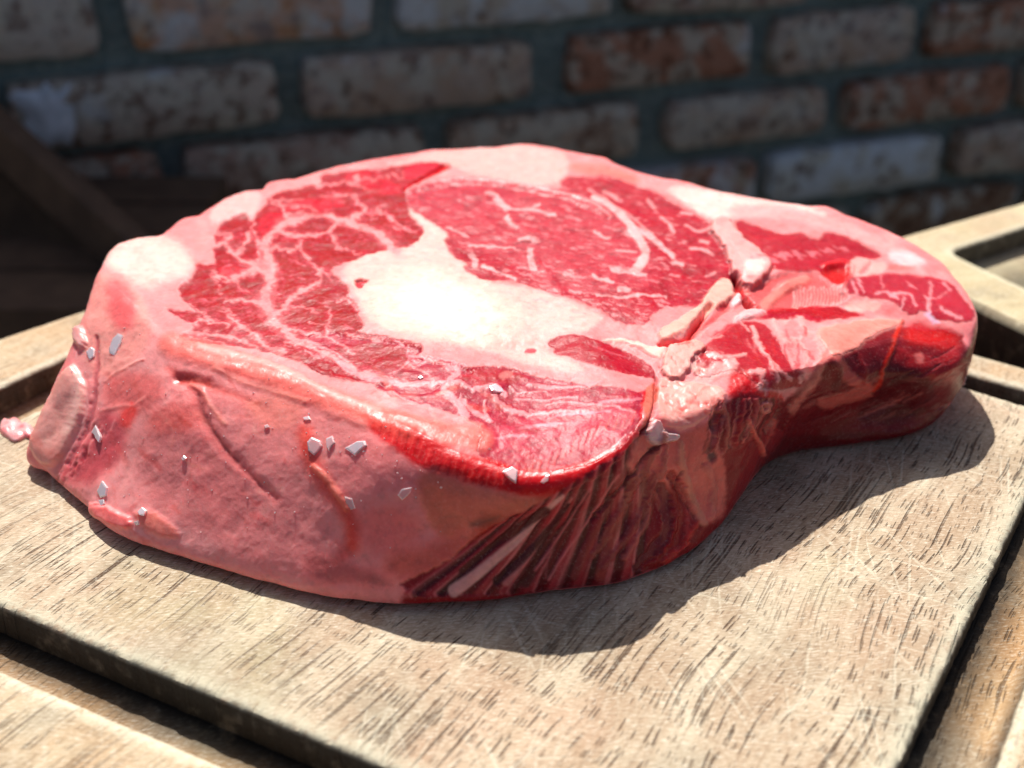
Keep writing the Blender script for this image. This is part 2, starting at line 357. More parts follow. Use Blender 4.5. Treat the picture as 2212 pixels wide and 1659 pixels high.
# marbling of the eye
er = np.random.RandomState(5)
for i in range(150):
    x = er.uniform(520, 2400); y = er.uniform(400, 1180)
    d = abs((y-(430+(x-500)*.36)))/420
    if y > 480+(x-500)*.52+320 or y < 340+(x-500)*.2: continue
    l = er.uniform(20, 90); s = er.uniform(.12, .3)
    stroke(3, [(x, y), (x+l*.5, y+l*s*.5+er.uniform(-5, 5)), (x+l, y+l*s)], er.uniform(5, 13), (238,160,162), 1.6, er.uniform(.25, .75), rag=1.3)
for p, w in (([(960,405),(1050,420),(1060,460),(1110,505),(1240,515),(1400,545)], 16), ([(1040,450),(1110,500)], 34), ([(1230,510),(1300,475)], 14), ([(1100,560),(1130,620),(1170,630)], 26),
             ([(1250,760),(1240,820),(1260,880)], 34), ([(880,790),(900,840),(900,870)], 30), ([(1650,640),(1700,690),(1740,680)], 20), ([(1180,700),(1240,690),(1300,710)], 20),
             ([(1640,920),(1720,960),(1760,970)], 22), ([(1760,890),(1860,900),(1960,930)], 30), ([(1800,1010),(1850,1020)], 34), ([(720,620),(860,680)], 12), ([(860,740),(1000,740),(1180,760)], 12),
             ([(1660,1040),(1800,1060),(1960,1040),(2100,1060)], 14), ([(1780,770),(1900,780)], 10), ([(950,870),(1050,890),(1150,950)], 16)):
    stroke(3, p, w, (244,172,172), 1.8, .95, rag=1.2)
stroke(3, [(1640,440),(1740,480),(1830,560),(1890,640),(1945,720),(1970,790),(1930,850),(1900,890)], 34, (246,178,176), 2.2, 1, w2=62, h=.2)
stroke(3, [(1880,640),(1960,650),(2050,720),(2130,810)], 44, (246,176,176), 2.2, 1, w2=22)
stroke(3, [(1760,480),(1900,570),(2010,680)], 14, (240,160,160), 2, .8)
for p, w in (([(1700,400),(1780,440)], 22), ([(1980,460),(2020,500)], 26), ([(2130,840),(2200,850)], 20), ([(2060,560),(2110,600)], 16), ([(1600,390),(1700,430),(1740,470)], 12)):
    stroke(3, p, w, (240,160,160), 2, .8)
for p, w in (([(130,210),(190,220)], 18), ([(150,290),(230,330),(310,300)], 14), ([(190,430),(260,430),(320,460)], 20), ([(60,290),(80,330)], 22), ([(90,510),(140,520)], 16), ([(0,410),(50,440),(80,470)], 20), ([(280,590),(330,570)], 12), ([(250,380),(290,390)], 20)):
    stroke(4, p, w, (244,168,168), 2, .85)

# -- veins of fat through the crescent
V = (248, 152, 152)
for p, w, w2 in (([(1640,570),(1480,530),(1340,585),(1250,645),(1190,700),(1183,780),(1200,860)], 34, 56), ([(1200,860),(1215,950),(1180,1020),(1150,1100),(1200,1170)], 60, 66),
        ([(1200,1170),(1270,1230),(1350,1310),(1430,1350)], 66, 40), ([(1430,1350),(1560,1410),(1700,1450),(1820,1540),(1960,1600)], 34, 30),
        ([(1640,570),(1750,600),(1850,650),(1930,710),(2010,765)], 30, 62), ([(1640,570),(1720,560),(1800,515),(1770,470),(1740,440)], 44, 16),
        ([(1810,520),(1890,540),(1990,585),(2090,640)], 14, 8), ([(1880,500),(1900,540)], 10, 14), ([(1640,580),(1590,600),(1570,650),(1500,670),(1420,680)], 14, 20),
        ([(1250,645),(1310,660),(1390,690),(1470,690)], 18, 14), ([(1225,755),(1300,770),(1380,755),(1390,720)], 20, 14), ([(1380,760),(1440,815),(1500,890)], 14, 12),
        ([(1500,890),(1530,930),(1510,970),(1400,1020),(1310,1055),(1290,1100),(1230,1165)], 22, 34), ([(1520,880),(1560,900),(1600,960)], 20, 8),
        ([(860,720),(950,712),(968,770),(1040,825),(1120,858),(1200,866)], 20, 40), ([(950,700),(960,650),(910,640)], 18, 10), ([(1050,640),(1055,735),(1000,790)], 22, 30), ([(1140,760),(1130,840)], 12, 16),
        ([(870,640),(960,690)], 10, 16), ([(1080,590),(1110,700),(1180,740)], 10, 12), ([(1200,870),(1120,870),(1040,910),(960,942),(880,915),(840,880)], 40, 8), ([(1010,930),(1030,1010),(1080,1020)], 8, 6),
        ([(1200,470),(1320,490),(1420,480),(1500,500)], 8, 6), ([(1270,470),(1290,540),(1345,565)], 14, 12), ([(1300,540),(1420,520)], 10, 12), ([(1190,450),(1300,455),(1420,440)], 10, 6), ([(1500,360),(1620,350),(1760,330)], 14, 8), ([(1540,420),(1660,410),(1760,420)], 12, 6), ([(1740,310),(1800,330),(1880,310)], 16, 12), ([(1920,300),(1960,280),(2000,330)], 14, 8), ([(1700,350),(1800,370)], 8, 6), ([(2000,255),(2040,330)], 8, 6),
        ([(700,1100),(790,1150),(850,1210),(960,1230)], 10, 14), ([(900,1082),(1000,1075),(1100,1090),(1160,1080)], 14, 20), ([(840,900),(900,990),(880,1050)], 5, 5), ([(960,1180),(1000,1230),(1100,1310),(1210,1390),(1290,1400)], 26, 30), ([(1000,1180),(960,1150),(900,1140)], 8, 6),
        ([(640,1255),(820,1272),(980,1300),(1080,1350),(1120,1390)], 36, 22), ([(700,1215),(800,1190),(850,1210)], 20, 14), ([(940,1375),(1080,1410),(1260,1440),(1330,1500)], 44, 26), ([(1100,1090),(1200,1130)], 20, 20),
        ([(1560,1120),(1595,1200),(1570,1290)], 10, 14), ([(1290,1240),(1420,1260),(1560,1300),(1660,1340),(1720,1400)], 14, 10), ([(1300,1340),(1440,1330)], 10, 20), ([(1590,670),(1610,740),(1660,760)], 12, 8), ([(1640,740),(1760,780)], 8, 6),
        ([(1700,1270),(1760,1300),(1900,1310)], 8, 14), ([(1620,1080),(1700,1090),(1760,1130)], 8, 12), ([(1700,1500),(1830,1530),(1960,1560),(2100,1570)], 12, 16), ([(2100,1400),(2200,1420),(2300,1490),(2380,1560)], 14, 10),
        ([(2060,1460),(2140,1500),(2230,1560)], 14, 10), ([(1980,620),(2120,650)], 6, 5), ([(1300,1100),(1400,1120),(1500,1160)], 6, 5), ([(1450,1200),(1520,1230),(1600,1230)], 8, 6), ([(700,1290),(820,1310),(920,1350)], 8, 6)):
    stroke(2, p, w*.82, V, 1.6, 1, w2=w2*.82, h=.05, rag=2.1); stroke(2, p, w*1.7, V, 5, .28, w2=w2*1.7, rag=2.6)
er = np.random.RandomState(11)
for i in range(110):                                                    # fine marbling
    x = er.uniform(660, 2120); y = er.uniform(330, 1560)
    l = er.uniform(15, 60); ang = er.uniform(-.5, .8) if y < 1000 else er.uniform(.2, .6)
    jx, jy = (x/1.58+300)*UF, (y/1.58+500)*UF
    gi, gj = int((jy-GY0)/GS), int((jx+10)/GS)
    if LAB[gi, gj] != 1: continue
    stroke(2, [(x, y), (x+l*.5*math.cos(ang), y+l*.5*math.sin(ang)+er.uniform(-5, 5)), (x+l*math.cos(ang), y+l*math.sin(ang))], er.uniform(3, 7), (232,130,138), 1.3, er.uniform(.4, .9), rag=1.4)
# front band veins
for p, w, w2 in (([(560,60),(700,150),(640,180),(760,190)], 8, 6), ([(650,150),(760,160),(880,180),(1000,230)], 16, 10), ([(220,190),(330,270),(420,310),(620,320),(800,320),(960,330),(1060,380)], 44, 20), ([(640,110),(640,180),(560,260)], 6, 6),
        ([(880,230),(960,240),(930,290),(900,310)], 24, 30), ([(960,330),(860,340),(880,400),(960,440),(1000,540)], 30, 60), ([(1400,330),(1560,350),(1760,340),(1850,320)], 26, 16), ([(1280,340),(1330,390),(1500,370)], 14, 10), ([(1060,370),(1180,330),(1240,390)], 30, 30),
        ([(1180,400),(1220,470),(1280,500),(1400,520),(1600,500),(1760,490)], 34, 12), ([(980,420),(1060,520),(1150,560)], 24, 30), ([(1130,430),(1110,500),(1160,570)], 12, 12), ([(1500,460),(1700,440),(1900,460),(2060,500)], 12, 10), ([(1300,420),(1500,430),(1700,410)], 10, 10), ([(560,380),(680,440),(800,470)], 10, 8), ([(0,60),(150,110),(280,180)], 12, 8), ([(0,130),(100,170)], 10, 10), ([(1500,300),(1650,330),(1700,270)], 6, 8)):
    stroke(5, p, w, (240,156,160), 2, .95, w2=w2, h=.1, rag=1.2)

net = np.maximum(1-sm(np.abs(fbm2(WPX/30, WPY/17, 61, 3, .6)), .0, .075), .8*(1-sm(np.abs(fbm2(WPX/13, WPY/7, 71, 2, .6)), .0, .10)))
patchy = sm(fbm2(GX/60, GY/30, 81, 2), -.35, .35)
m1_ = (LAB == 1)*net*(.10+.45*patchy)
COL[:] = COL*(1-m1_[..., None])+s2l((228, 112, 122))*m1_[..., None]
sp_ = sm(fbm2((WPX+GY*1.6)/26, (WPY-GX*.28)/4.2, 91, 2, .7), .30, .62)
m2_ = (LAB == 2)*np.maximum(sp_*.5, net*.12)
COL[:] = COL*(1-m2_[..., None])+s2l((240, 158, 160))*m2_[..., None]
dk_ = (LAB > 0)*np.clip(fbm2(GX/24, GY/13, 95, 4, .65), 0, 1)*.85
COL[:] = COL*(1-dk_[..., None])+s2l((120, 6, 26))*dk_[..., None]
# -- small muscle right of the kernel, red nicks
poly(3, [(1350,1330),(1450,1292),(1560,1285),(1700,1338),(1850,1400),(1980,1470),(2032,1545),(2000,1568),(1850,1532),(1700,1492),(1500,1425),(1390,1402),(1400,1370),(1360,1362)], (168,35,51), 2, lab=3, wet=.4, rag=.5, h=-.1)
stroke(3, [(1600,1340),(1700,1380),(1860,1440)], 8, (226,120,128), 2, .5)
poly(3, [(1195,1395),(1260,1366),(1292,1380),(1270,1408)], (214,76,86), 2)
poly(3, [(160,960),(200,945),(240,950),(215,985),(190,1008),(165,990)], (206,60,70), 2, h=-.8)
stroke(3, [(240,950),(200,970)], 8, FATP, 1)
stroke(3, [(730,240),(640,290),(540,330),(462,380)], 34, (224,40,48), 3, .9, w2=14, h=-1.4)
poly(3, [(440,250),(560,220),(720,232),(560,300),(460,330)], (206,50,66), 4, a=.8)
stroke(3, [(500,520),(600,600),(700,680)], 30, (250,196,186), 3, .7)

# -- fat between the eye and the tail, raised tab
poly(4, [(290,280),(400,240),(470,330),(520,400),(600,450),(690,520),(660,600),(540,680),(440,600),(415,500),(385,420)], (248,168,164), 2.5, h=1.3, lab=9)
poly(4, [(500,530),(580,490),(650,520),(600,600),(520,600)], (254,214,206), 6, wet=1)
stroke(4, [(690,545),(620,620),(540,690),(470,640)], 18, (226,96,92), 4, .8, h=-.7)
# flank of the back muscle of the tail
poly(4, [(458,250),(560,278),(700,330),(790,352),(860,330),(950,375),(1000,338),(1100,345),(1200,385),(1260,430),(1370,470),(1300,490),(1160,470),(1155,560),(1130,640),(1060,660),(1000,575),(900,562),(780,560),(690,560),(680,510),(600,450),(520,390),(478,330)], (175,42,54), 2.6, lab=4, wet=.8, h=-.3)
for i in range(30):
    x = 520+600*((i*.618) % 1); y = 330+(x-460)*.13+170*((i*.377) % 1)
    stroke(4, [(x, y), (x+30, y+8), (x+60, y+22)], 9, (238,140,146) if i % 3 else (176,22,44), 1.6, .7, rag=1.4)
poly(4, [(960,560),(1060,540),(1155,560),(1150,630),(1100,660),(1040,620)], (196,20,28), 8, h=-.9)
stroke(4, [(1000,530),(1100,510),(1160,520),(1160,600),(1120,650)], 30, (222,60,64), 4, .8, h=1.0)
poly(4, [(1160,470),(1290,500),(1370,520),(1380,560),(1240,600),(1150,610)], (240,170,164), 4)
poly(4, [(1200,570),(1240,530),(1290,500),(1280,540),(1230,580)], (186,110,116), 4, a=.8, h=-.5)
poly(4, [(1380,520),(1560,530),(1540,560),(1380,570)], (226,110,104), 5, a=.7)
poly(4, [(1380,440),(1500,440),(1620,520),(1560,540),(1400,520)], (252,206,206), 8)
# hollow below the tab
poly(4, [(500,700),(600,650),(690,590),(780,570),(900,565),(1000,600),(1060,660),(1120,690),(1130,745),(1000,772),(860,772),(650,795),(560,790),(520,760)], (222,100,100), 7, lab=5, h=-1.1, wet=.7)
for i in range(15):
    x = 820+20*i; stroke(4, [(x, 660+8*math.sin(i*2.)), (x+6, 710), (x-6, 765)], 10, (238,170,166), 1.8, .8, h=.4)
stroke(4, [(640,760),(760,650),(880,610)], 60, (236,140,130), 6, .8, h=.8)
poly(4, [(490,700),(560,740),(620,790),(540,800),(480,760)], (150,14,32), 6, h=-1.6)
# end muscle of the tail
poly(4, [(1140,625),(1250,592),(1400,580),(1600,592),(1780,640),(1830,740),(1900,800),(1915,860),(1830,880),(1700,865),(1600,800),(1540,840),(1440,770),(1380,740),(1200,720),(1130,700)], (177,51,64), 3, lab=6, wet=.7)
for p, w in (([(1200,620),(1230,690)], 14), ([(1170,640),(1190,720)], 14), ([(1400,720),(1450,700),(1540,715),(1560,780)], 16), ([(1470,800),(1480,730)], 14), ([(1640,640),(1660,720),(1620,790),(1650,850)], 14), ([(1600,720),(1680,740),(1740,700)], 10), ([(1700,790),(1760,830),(1820,850)], 20), ([(1300,700),(1380,690),(1440,740)], 16), ([(1720,640),(1760,680)], 10), ([(1500,620),(1560,660)], 8), ([(1340,600),(1360,660)], 8)):
    stroke(4, p, w, (240,160,164), 2.2, .85, rag=1.3)
poly(4, [(1120,760),(1250,740),(1340,750),(1340,800),(1200,820),(1120,810)], (246,180,172), 4)
poly(4, [(1450,880),(1560,850),(1700,880),(1880,900),(1900,1000),(1840,1010),(1700,930),(1560,930),(1480,980)], (240,150,150), 5)
poly(4, [(1620,810),(1680,850),(1710,890),(1650,880),(1610,840)], (238,190,210), 4)
# ridge muscle left of the membrane, lobe
poly(4, [(300,980),(450,895),(560,850),(640,860),(800,850),(960,880),(1000,860),(1200,835),(1250,830),(1100,800),(1000,770),(860,765),(700,770),(640,800),(650,840),(500,850),(330,940)], (177,42,56), 4, lab=7, h=-.2)
poly(4, [(640,795),(760,772),(860,765),(980,790),(1050,775),(1120,800),(1240,830),(1060,858),(940,850),(860,810),(700,830)], (168,27,44), 3, lab=7)
poly(4, [(290,1000),(430,900),(560,860),(640,900),(720,1000),(760,1100),(860,1180),(900,1260),(740,1300),(600,1260),(500,1180),(400,1170),(220,1230),(200,1120)], (175,37,49), 4, lab=7, wet=1)
for p, w in (([(700,860),(720,960),(770,1010),(860,980)], 30), ([(850,850),(870,920),(940,960),(1000,1050)], 34), ([(560,900),(600,1010),(660,1100),(740,1180),(800,1230)], 24), ([(500,880),(540,940)], 10), ([(640,1050),(700,1150),(720,1240)], 20), ([(800,990),(880,1040),(900,1130),(860,1240)], 26), ([(330,990),(360,970)], 12), ([(960,1040),(980,1100),(940,1150)], 20), ([(280,1080),(400,1100),(520,1080)], 20), ([(560,1180),(630,1170),(620,1260),(590,1300)], 34), ([(760,890),(800,850)], 14), ([(430,1150),(330,1170),(240,1260),(100,1400)], 90)):
    stroke(4, p, w, (246,170,166), 3, .85, rag=1.3, h=.2)
poly(4, [(420,1190),(520,1170),(580,1230),(600,1300),(700,1290),(760,1330),(740,1400),(600,1440),(500,1420),(420,1340)], (206,16,26), 6, a=.9, wet=1)

# pale fat of the notch between the two halves
poly(6, [(450,330),(520,290),(640,330),(820,340),(900,380),(860,440),(780,520),(700,580),(600,620),(520,600),(470,560),(445,450)], (250,164,154), 5, h=.5, wet=.9)
poly(6, [(480,250),(520,120),(600,60),(740,90),(750,140),(660,180),(670,240),(620,300),(540,320),(500,290)], (250,170,160), 3, h=1.0, lab=10)
poly(6, [(100,60),(300,60),(440,120),(520,80),(500,180),(440,180),(300,90),(160,80)], (252,200,188), 4, h=.4)
poly(6, [(360,380),(440,300),(460,400),(430,480),(400,600),(350,640),(370,520)], (200,110,96), 3)

er = np.random.RandomState(52)
for i in range(46):                                                     # torn folds of fat in the notch
    x = er.uniform(440, 760); y = er.uniform(60, 600)-.25*(x-440); l = er.uniform(20, 80); a_ = er.uniform(-1.4, .2)
    stroke(6, [(x, y), (x+l*.5*math.cos(a_), y-l*.3*math.sin(a_)+er.uniform(-8, 8)), (x+l*math.cos(a_), y-l*math.sin(a_))], er.uniform(6, 22),
           [(252,196,186), (226,104,98), (248,176,166), (210,74,74)][i % 4], 3, er.uniform(.3, .8), h=(.25 if i % 2 == 0 else -.3), rag=1.2)
for i in range(60):                                                     # pale flecks and streaks along the tail
    x = er.uniform(300, 1000); y = er.uniform(900, 1300); l = er.uniform(30, 120); a_ = er.uniform(.6, 1.6)
    stroke(4, [(x, y), (x+l*.4*math.cos(a_)+er.uniform(-10, 10), y+l*.5*math.sin(a_)), (x+l*math.cos(a_), y+l*math.sin(a_))], er.uniform(5, 18),
           [(250,178,174), (206,30,46), (240,150,148), (180,20,36)][i % 4], 3, er.uniform(.25, .75), h=er.uniform(-.25, .3), rag=1.3, wet=1 if i % 5 == 0 else None)
# ============================ the sides
# left flank, pale pink to red
poly(0, [(195,610),(235,575),(300,640),(360,730),(395,800),(420,900),(500,1000),(640,1150),(700,1280),(560,1240),(390,1190),(240,1140),(180,1070),(150,960),(160,760)], (252,160,158), 12)
poly(0, [(360,735),(480,785),(600,815),(720,870),(860,925),(900,1000),(960,1060),(1060,1100),(1000,1200),(900,1290),(700,1275),(560,1240),(450,1180),(400,1000),(370,850)], (252,150,148), 14)
poly(0, [(195,610),(215,580),(290,620),(330,700),(300,780),(240,820),(190,800),(170,740)], (246,160,152), 14)
poly(0, [(225,600),(260,600),(300,660),(280,720),(240,700)], (238,104,108), 14, a=.8)
stroke(0, [(370,745),(450,765),(560,800),(660,845),(760,880),(860,915),(960,940),(1040,950)], 50, (240,124,114), 12, .85, h=.4, wet=1)
stroke(0, [(430,750),(520,772),(620,800),(720,855),(820,890)], 14, (252,178,170), 5, .7, h=.2, wet=1)
stroke(1, [(600,360),(602,520),(598,660),(590,800),(550,920),(470,1060),(420,1140)], 26, (176,74,84), 4, .7, h=-.8, w2=40)
stroke(1, [(560,640),(560,820),(500,980),(400,1130)], 18, (238,150,150), 3, .8, h=.6)
poly(1, [(640,790),(760,850),(800,950),(760,1100),(640,1230),(560,1290),(430,1250),(350,1220),(460,1100),(560,950)], (196,72,82), 18, a=.8)
er = np.random.RandomState(3)
for i in range(46):
    t = er.uniform(0, 1); x = 690-330*t+er.uniform(-60, 60); y = 850+420*t+er.uniform(-40, 40)
    stroke(1, [(x, y), (x-er.uniform(15, 40), y+er.uniform(30, 80))], er.uniform(6, 20), (236,150,150) if i % 2 else (150,40,54), 3, .5, h=.3 if i % 2 else -.5)
poly(1, [(460,310),(500,290),(530,330),(530,420),(500,440),(460,390)], (246,176,172), 5, h=1.2)
poly(1, [(540,1400),(640,1400),(760,1460),(830,1500),(810,1560),(680,1530),(580,1470)], (240,130,128), 5, h=1.4)
poly(1, [(850,1440),(1000,1460),(1110,1560),(1100,1620),(960,1580),(860,1520)], (226,130,120), 8, h=.6)
poly(1, [(660,640),(780,560),(980,600),(1040,700),(960,800),(800,860),(700,800),(640,740)], (216,92,88), 16, a=.6)
poly(1, [(760,820),(840,760),(860,840),(800,940),(740,900)], (232,70,66), 9, a=.8)
stroke(1, [(660,640),(740,560),(900,500)], 10, (240,160,150), 4, .6, h=.6)
stroke(1, [(640,820),(780,780),(830,800),(900,740)], 16, (244,160,154), 4, .5, h=.5)
poly(1, [(860,860),(1080,800),(1200,900),(1360,1100),(1560,1300),(1500,1500),(1200,1560),(960,1440),(850,1200)], (246,140,138), 24, a=.6)
poly(1, [(900,860),(1060,760),(1200,800),(1240,900),(1080,960),(960,960)], (218,84,72), 20, a=.5)
# long crease in the flank
stroke(1, [(1090,620),(1170,640),(1210,720),(1240,830),(1300,930),(1370,1040),(1480,1130),(1600,1260),(1720,1360)], 60, (190,80,78), 14, .6, h=-1.2, w2=36)
stroke(1, [(1225,720),(1260,840),(1310,930),(1390,1050),(1500,1170),(1620,1290)], 20, (140,48,50), 6, .6, h=-.4, w2=10)
stroke(1, [(1110,620),(1200,610),(1290,640)], 60, (196,70,60), 8, .7, h=-.6)
stroke(1, [(1180,650),(1260,700),(1320,820),(1400,900)], 26, (232,150,134), 7, .6, h=.6)
stroke(1, [(1340,560),(1500,640),(1700,700),(1900,760)], 26, (240,150,134), 8, .5, h=.5)
stroke(1, [(1050,560),(1200,620),(1450,720),(1600,780)], 40, (206,78,66), 10, .5, h=-.5)
poly(1, [(1500,760),(1700,700),(1860,760),(1900,860),(1760,960),(1600,900)], (232,140,124), 16, a=.5, h=.4)
er = np.random.RandomState(77)
for i in range(150):
    x = er.uniform(180, 1150); y = er.uniform(760, 1260)
    l = er.uniform(10, 60); a_ = er.uniform(-.3, 1.2)+(.5 if x < 500 else 0)
    stroke(0, [(x, y), (x+l*.5*math.cos(a_)+er.uniform(-6, 6), y+l*.5*math.sin(a_)), (x+l*math.cos(a_), y+l*math.sin(a_))], er.uniform(2, 14),
           [(248,170,158), (200,70,66), (238,150,130), (214,88,72), (176,60,62)][i % 5], 3.5, er.uniform(  .12, .42), h=er.uniform(-.14, .16), rag=1.4, wet=.8 if i % 3 == 0 else None)
poly(1, [(500,580),(540,680),(528,850),(460,1000),(380,1120),(310,1175),(220,1110),(190,1020),(255,850),(330,700),(440,520)], (252,172,162), 6, h=1.7, wet=1, rag=.4, dome=1.0)
stroke(1, [(470,560),(505,640),(500,800),(440,960)], 40, (255,196,186), 10, .7, rag=.5)
stroke(1, [(240,1000),(300,1100),(380,1100)], 40, (240,134,120), 12, .6, rag=.5)
# orange red ridge and stains of the centre
stroke(5, [(0,640),(30,800),(120,960),(230,1080),(290,1190),(300,1340)], 110, (228,84,70), 16, .75, w2=90, h=.4)
stroke(5, [(60,850),(140,930),(210,1020),(270,1110)], 34, (240,140,124), 5, .8, h=.8)
stroke(5, [(270,1120),(310,1220),(290,1350),(200,1440)], 60, (212,62,50), 18, .5)
poly(5, [(420,560),(520,620),(700,760),(760,900),(700,1000),(440,1060),(260,980),(180,860),(260,740)], (244,140,140), 20, a=.6)
poly(5, [(330,1080),(600,1080),(740,1200),(700,1340),(480,1400),(340,1330)], (238,118,114), 24, a=.6)
poly(5, [(720,860),(1000,940),(1300,1020),(1500,1040),(1650,1000),(1500,1120),(1250,1170),(1080,1200),(860,1320),(780,1200),(700,1000)], TAN, 14, a=.9)
poly(5, [(500,1400),(760,1340),(1000,1240),(1150,1150),(1240,1170),(1050,1320),(880,1480),(640,1560),(480,1500)], (208,96,76), 20, a=.7)
poly(5, [(1030,1190),(1150,1160),(1220,1160),(1120,1220),(1030,1230)], (96,60,60), 9, a=.7)
poly(5, [(0,1380),(240,1440),(480,1520),(560,1600),(300,1580),(0,1540)], (190,100,98), 14, a=.8)
# red cut lip of the front muscle
poly(5, [(370,560),(520,560),(700,640),(880,720),(1040,780),(1200,810),(1330,870),(1600,870),(1800,790),(1960,730),(2050,630),(2095,565),(2060,700),(1920,850),(1720,970),(1500,1030),(1290,1020),(1060,950),(860,850),(700,860),(560,740),(430,640)], (208,22,32), 8, a=.92, wet=.5, h=.1)
stroke(5, [(330,520),(480,570),(640,650)], 90, (238,110,100), 16, .7, rag=.8)
poly(5, [(700,860),(860,840),(1060,900),(1300,980),(1500,990),(1700,940),(1560,1030),(1290,1020),(1060,960)], (204,34,36), 10, a=.8)
for i in range(60):
    t = i/59.; x = 480+1560*t; y = 600+300*math.sin(math.pi*min(1, t*1.12))**1.2*1.02+ (0 if t < .8 else -170*(t-.8)*5*.4)
    stroke(5, [(x+14, y-30), (x-18, y+60)], 5+7*((i*.618) % 1), (240,104,96) if i % 2 else (150,6,18), 2, .5, h=.06 if i % 2 else -.08, rag=.6)
stroke(5, [(400,535),(560,530),(760,600),(900,650),(1040,690)], 40, (238,112,104), 9, .7, h=.2)
stroke(5, [(160,520),(300,560),(380,600)], 44, (246,146,140), 9, .8, h=.3)

# dark fluted muscle under the lip
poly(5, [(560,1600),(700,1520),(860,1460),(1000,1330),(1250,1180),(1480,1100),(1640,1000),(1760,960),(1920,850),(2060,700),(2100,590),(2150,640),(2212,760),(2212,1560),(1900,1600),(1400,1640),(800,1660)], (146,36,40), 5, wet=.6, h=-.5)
er = np.random.RandomState(21)
for i in range(70):
    t = i/69.
    bx = 620+1500*t; by = 1640-90*t**3
    tx = 1250+870*t**.9; ty = 1190-520*t
    mx = (bx*.55+tx*.45)+er.uniform(-14, 14)+40; my = (by*.5+ty*.5)
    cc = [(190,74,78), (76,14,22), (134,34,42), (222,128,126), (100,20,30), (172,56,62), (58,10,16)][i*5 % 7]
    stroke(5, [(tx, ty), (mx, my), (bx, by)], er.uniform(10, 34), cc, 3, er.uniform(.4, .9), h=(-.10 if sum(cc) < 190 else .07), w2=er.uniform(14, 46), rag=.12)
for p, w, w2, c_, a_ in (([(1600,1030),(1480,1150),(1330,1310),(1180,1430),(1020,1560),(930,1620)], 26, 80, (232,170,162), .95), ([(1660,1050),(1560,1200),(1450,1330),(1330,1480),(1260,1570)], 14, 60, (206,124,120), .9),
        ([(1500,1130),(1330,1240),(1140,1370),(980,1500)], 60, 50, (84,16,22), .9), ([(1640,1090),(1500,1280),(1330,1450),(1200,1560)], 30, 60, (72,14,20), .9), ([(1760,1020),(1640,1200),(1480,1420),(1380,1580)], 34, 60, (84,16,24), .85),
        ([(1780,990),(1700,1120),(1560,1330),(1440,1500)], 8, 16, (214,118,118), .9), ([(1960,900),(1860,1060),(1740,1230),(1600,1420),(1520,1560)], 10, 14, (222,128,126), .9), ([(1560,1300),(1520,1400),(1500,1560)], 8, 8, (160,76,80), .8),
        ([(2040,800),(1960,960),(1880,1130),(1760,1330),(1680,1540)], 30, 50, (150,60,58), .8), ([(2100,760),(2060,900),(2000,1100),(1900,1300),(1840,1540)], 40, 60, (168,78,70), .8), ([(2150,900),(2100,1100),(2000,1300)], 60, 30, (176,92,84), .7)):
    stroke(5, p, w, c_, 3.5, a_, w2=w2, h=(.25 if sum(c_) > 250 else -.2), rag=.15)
# draped fat under the notch and fan of strands (crop 6)
poly(6, [(400,600),(470,640),(600,650),(760,570),(800,610),(780,700),(870,780),(905,860),(890,1100),(840,1180),(720,1210),(640,1100),(560,920),(530,1000),(500,1150),(440,1000),(400,880),(300,900),(280,800)], (226,118,108), 8, wet=.6)
poly(6, [(380,600),(450,545),(500,640),(590,630),(590,680),(500,690),(420,720)], (240,196,194), 3, h=1.0, lab=11)
poly(6, [(780,560),(860,490),(880,560),(830,640),(790,620)], (86,30,30), 6, h=-.8)
poly(6, [(780,720),(820,730),(830,800),(790,830),(770,780)], (110,60,66), 6, h=-.5)
for p, w, c_ in (([(480,650),(440,800),(330,950),(180,1200),(60,1400)], 40, (168,84,76)), ([(520,690),(500,850),(420,1000),(400,1200),(250,1420)], 30, (190,104,96)), ([(480,980),(520,1100),(520,1280),(400,1420),(330,1480)], 70, (128,48,52)), ([(430,900),(410,1060),(300,1250),(120,1480)], 40, (150,62,62)), ([(540,900),(610,1020),(640,1180),(560,1380),(400,1480)], 60, (160,44,44)),
        ([(600,700),(600,860),(680,1060),(740,1200)], 40, (220,142,122)), ([(760,850),(800,960),(800,1150)], 50, (214,120,110)), ([(480,700),(300,900),(60,1180)], 22, (90,26,28)), ([(560,920),(660,1130),(640,1300)], 16, (206,90,84)), ([(700,1190),(640,1320),(500,1440)], 30, (206,70,64)), ([(600,880),(560,980),(700,1180)], 12, (130,40,44))):
    stroke(6, p, w, c_, 4, .8, h=(.5 if sum(c_) > 250 else -.7), rag=1.1)
# underside of the lobe
poly(6, [(900,430),(1000,400),(1100,420),(1220,430),(1290,500),(1260,620),(1200,700),(1120,780),(1060,900),(980,1030),(900,1130),(890,900),(860,780),(800,700),(830,560)], (150,40,46), 7, wet=.6)
er = np.random.RandomState(8)
for i in range(42):
    t = i/41.; x = 800+560*t+er.uniform(-20, 20); y = 440-10*t; L = 330*(1-.5*t)
    lean_ = er.uniform(-.25, .1)-.35*t
    stroke(6, [(x, y), (x+L*.3*lean_, y+L*.5), (x+L*lean_*1.3, y+L)], er.uniform(6, 22), [(206,96,92), (120,24,32), (230,140,132), (86,16,24), (180,50,56)][i % 5], 3, er.uniform(.4, .8), h=er.uniform(-.6, .6), rag=1.0)
poly(6, [(1090,460),(1150,450),(1170,490),(1150,530),(1100,520)], (214,130,122), 4, h=.6)
poly(6, [(1110,475),(1135,470),(1140,495),(1120,505)], (170,70,72), 3, h=-.5)
stroke(6, [(1030,560),(1060,640),(1100,700),(1110,770)], 26, (226,120,108), 4, .85, h=.7)
stroke(6, [(1200,560),(1160,660),(1110,740)], 20, (214,104,98), 4, .7, h=.5)
stroke(6, [(860,440),(900,560),(900,700),(860,770)], 20, (196,116,104), 4, .7, h=.4)
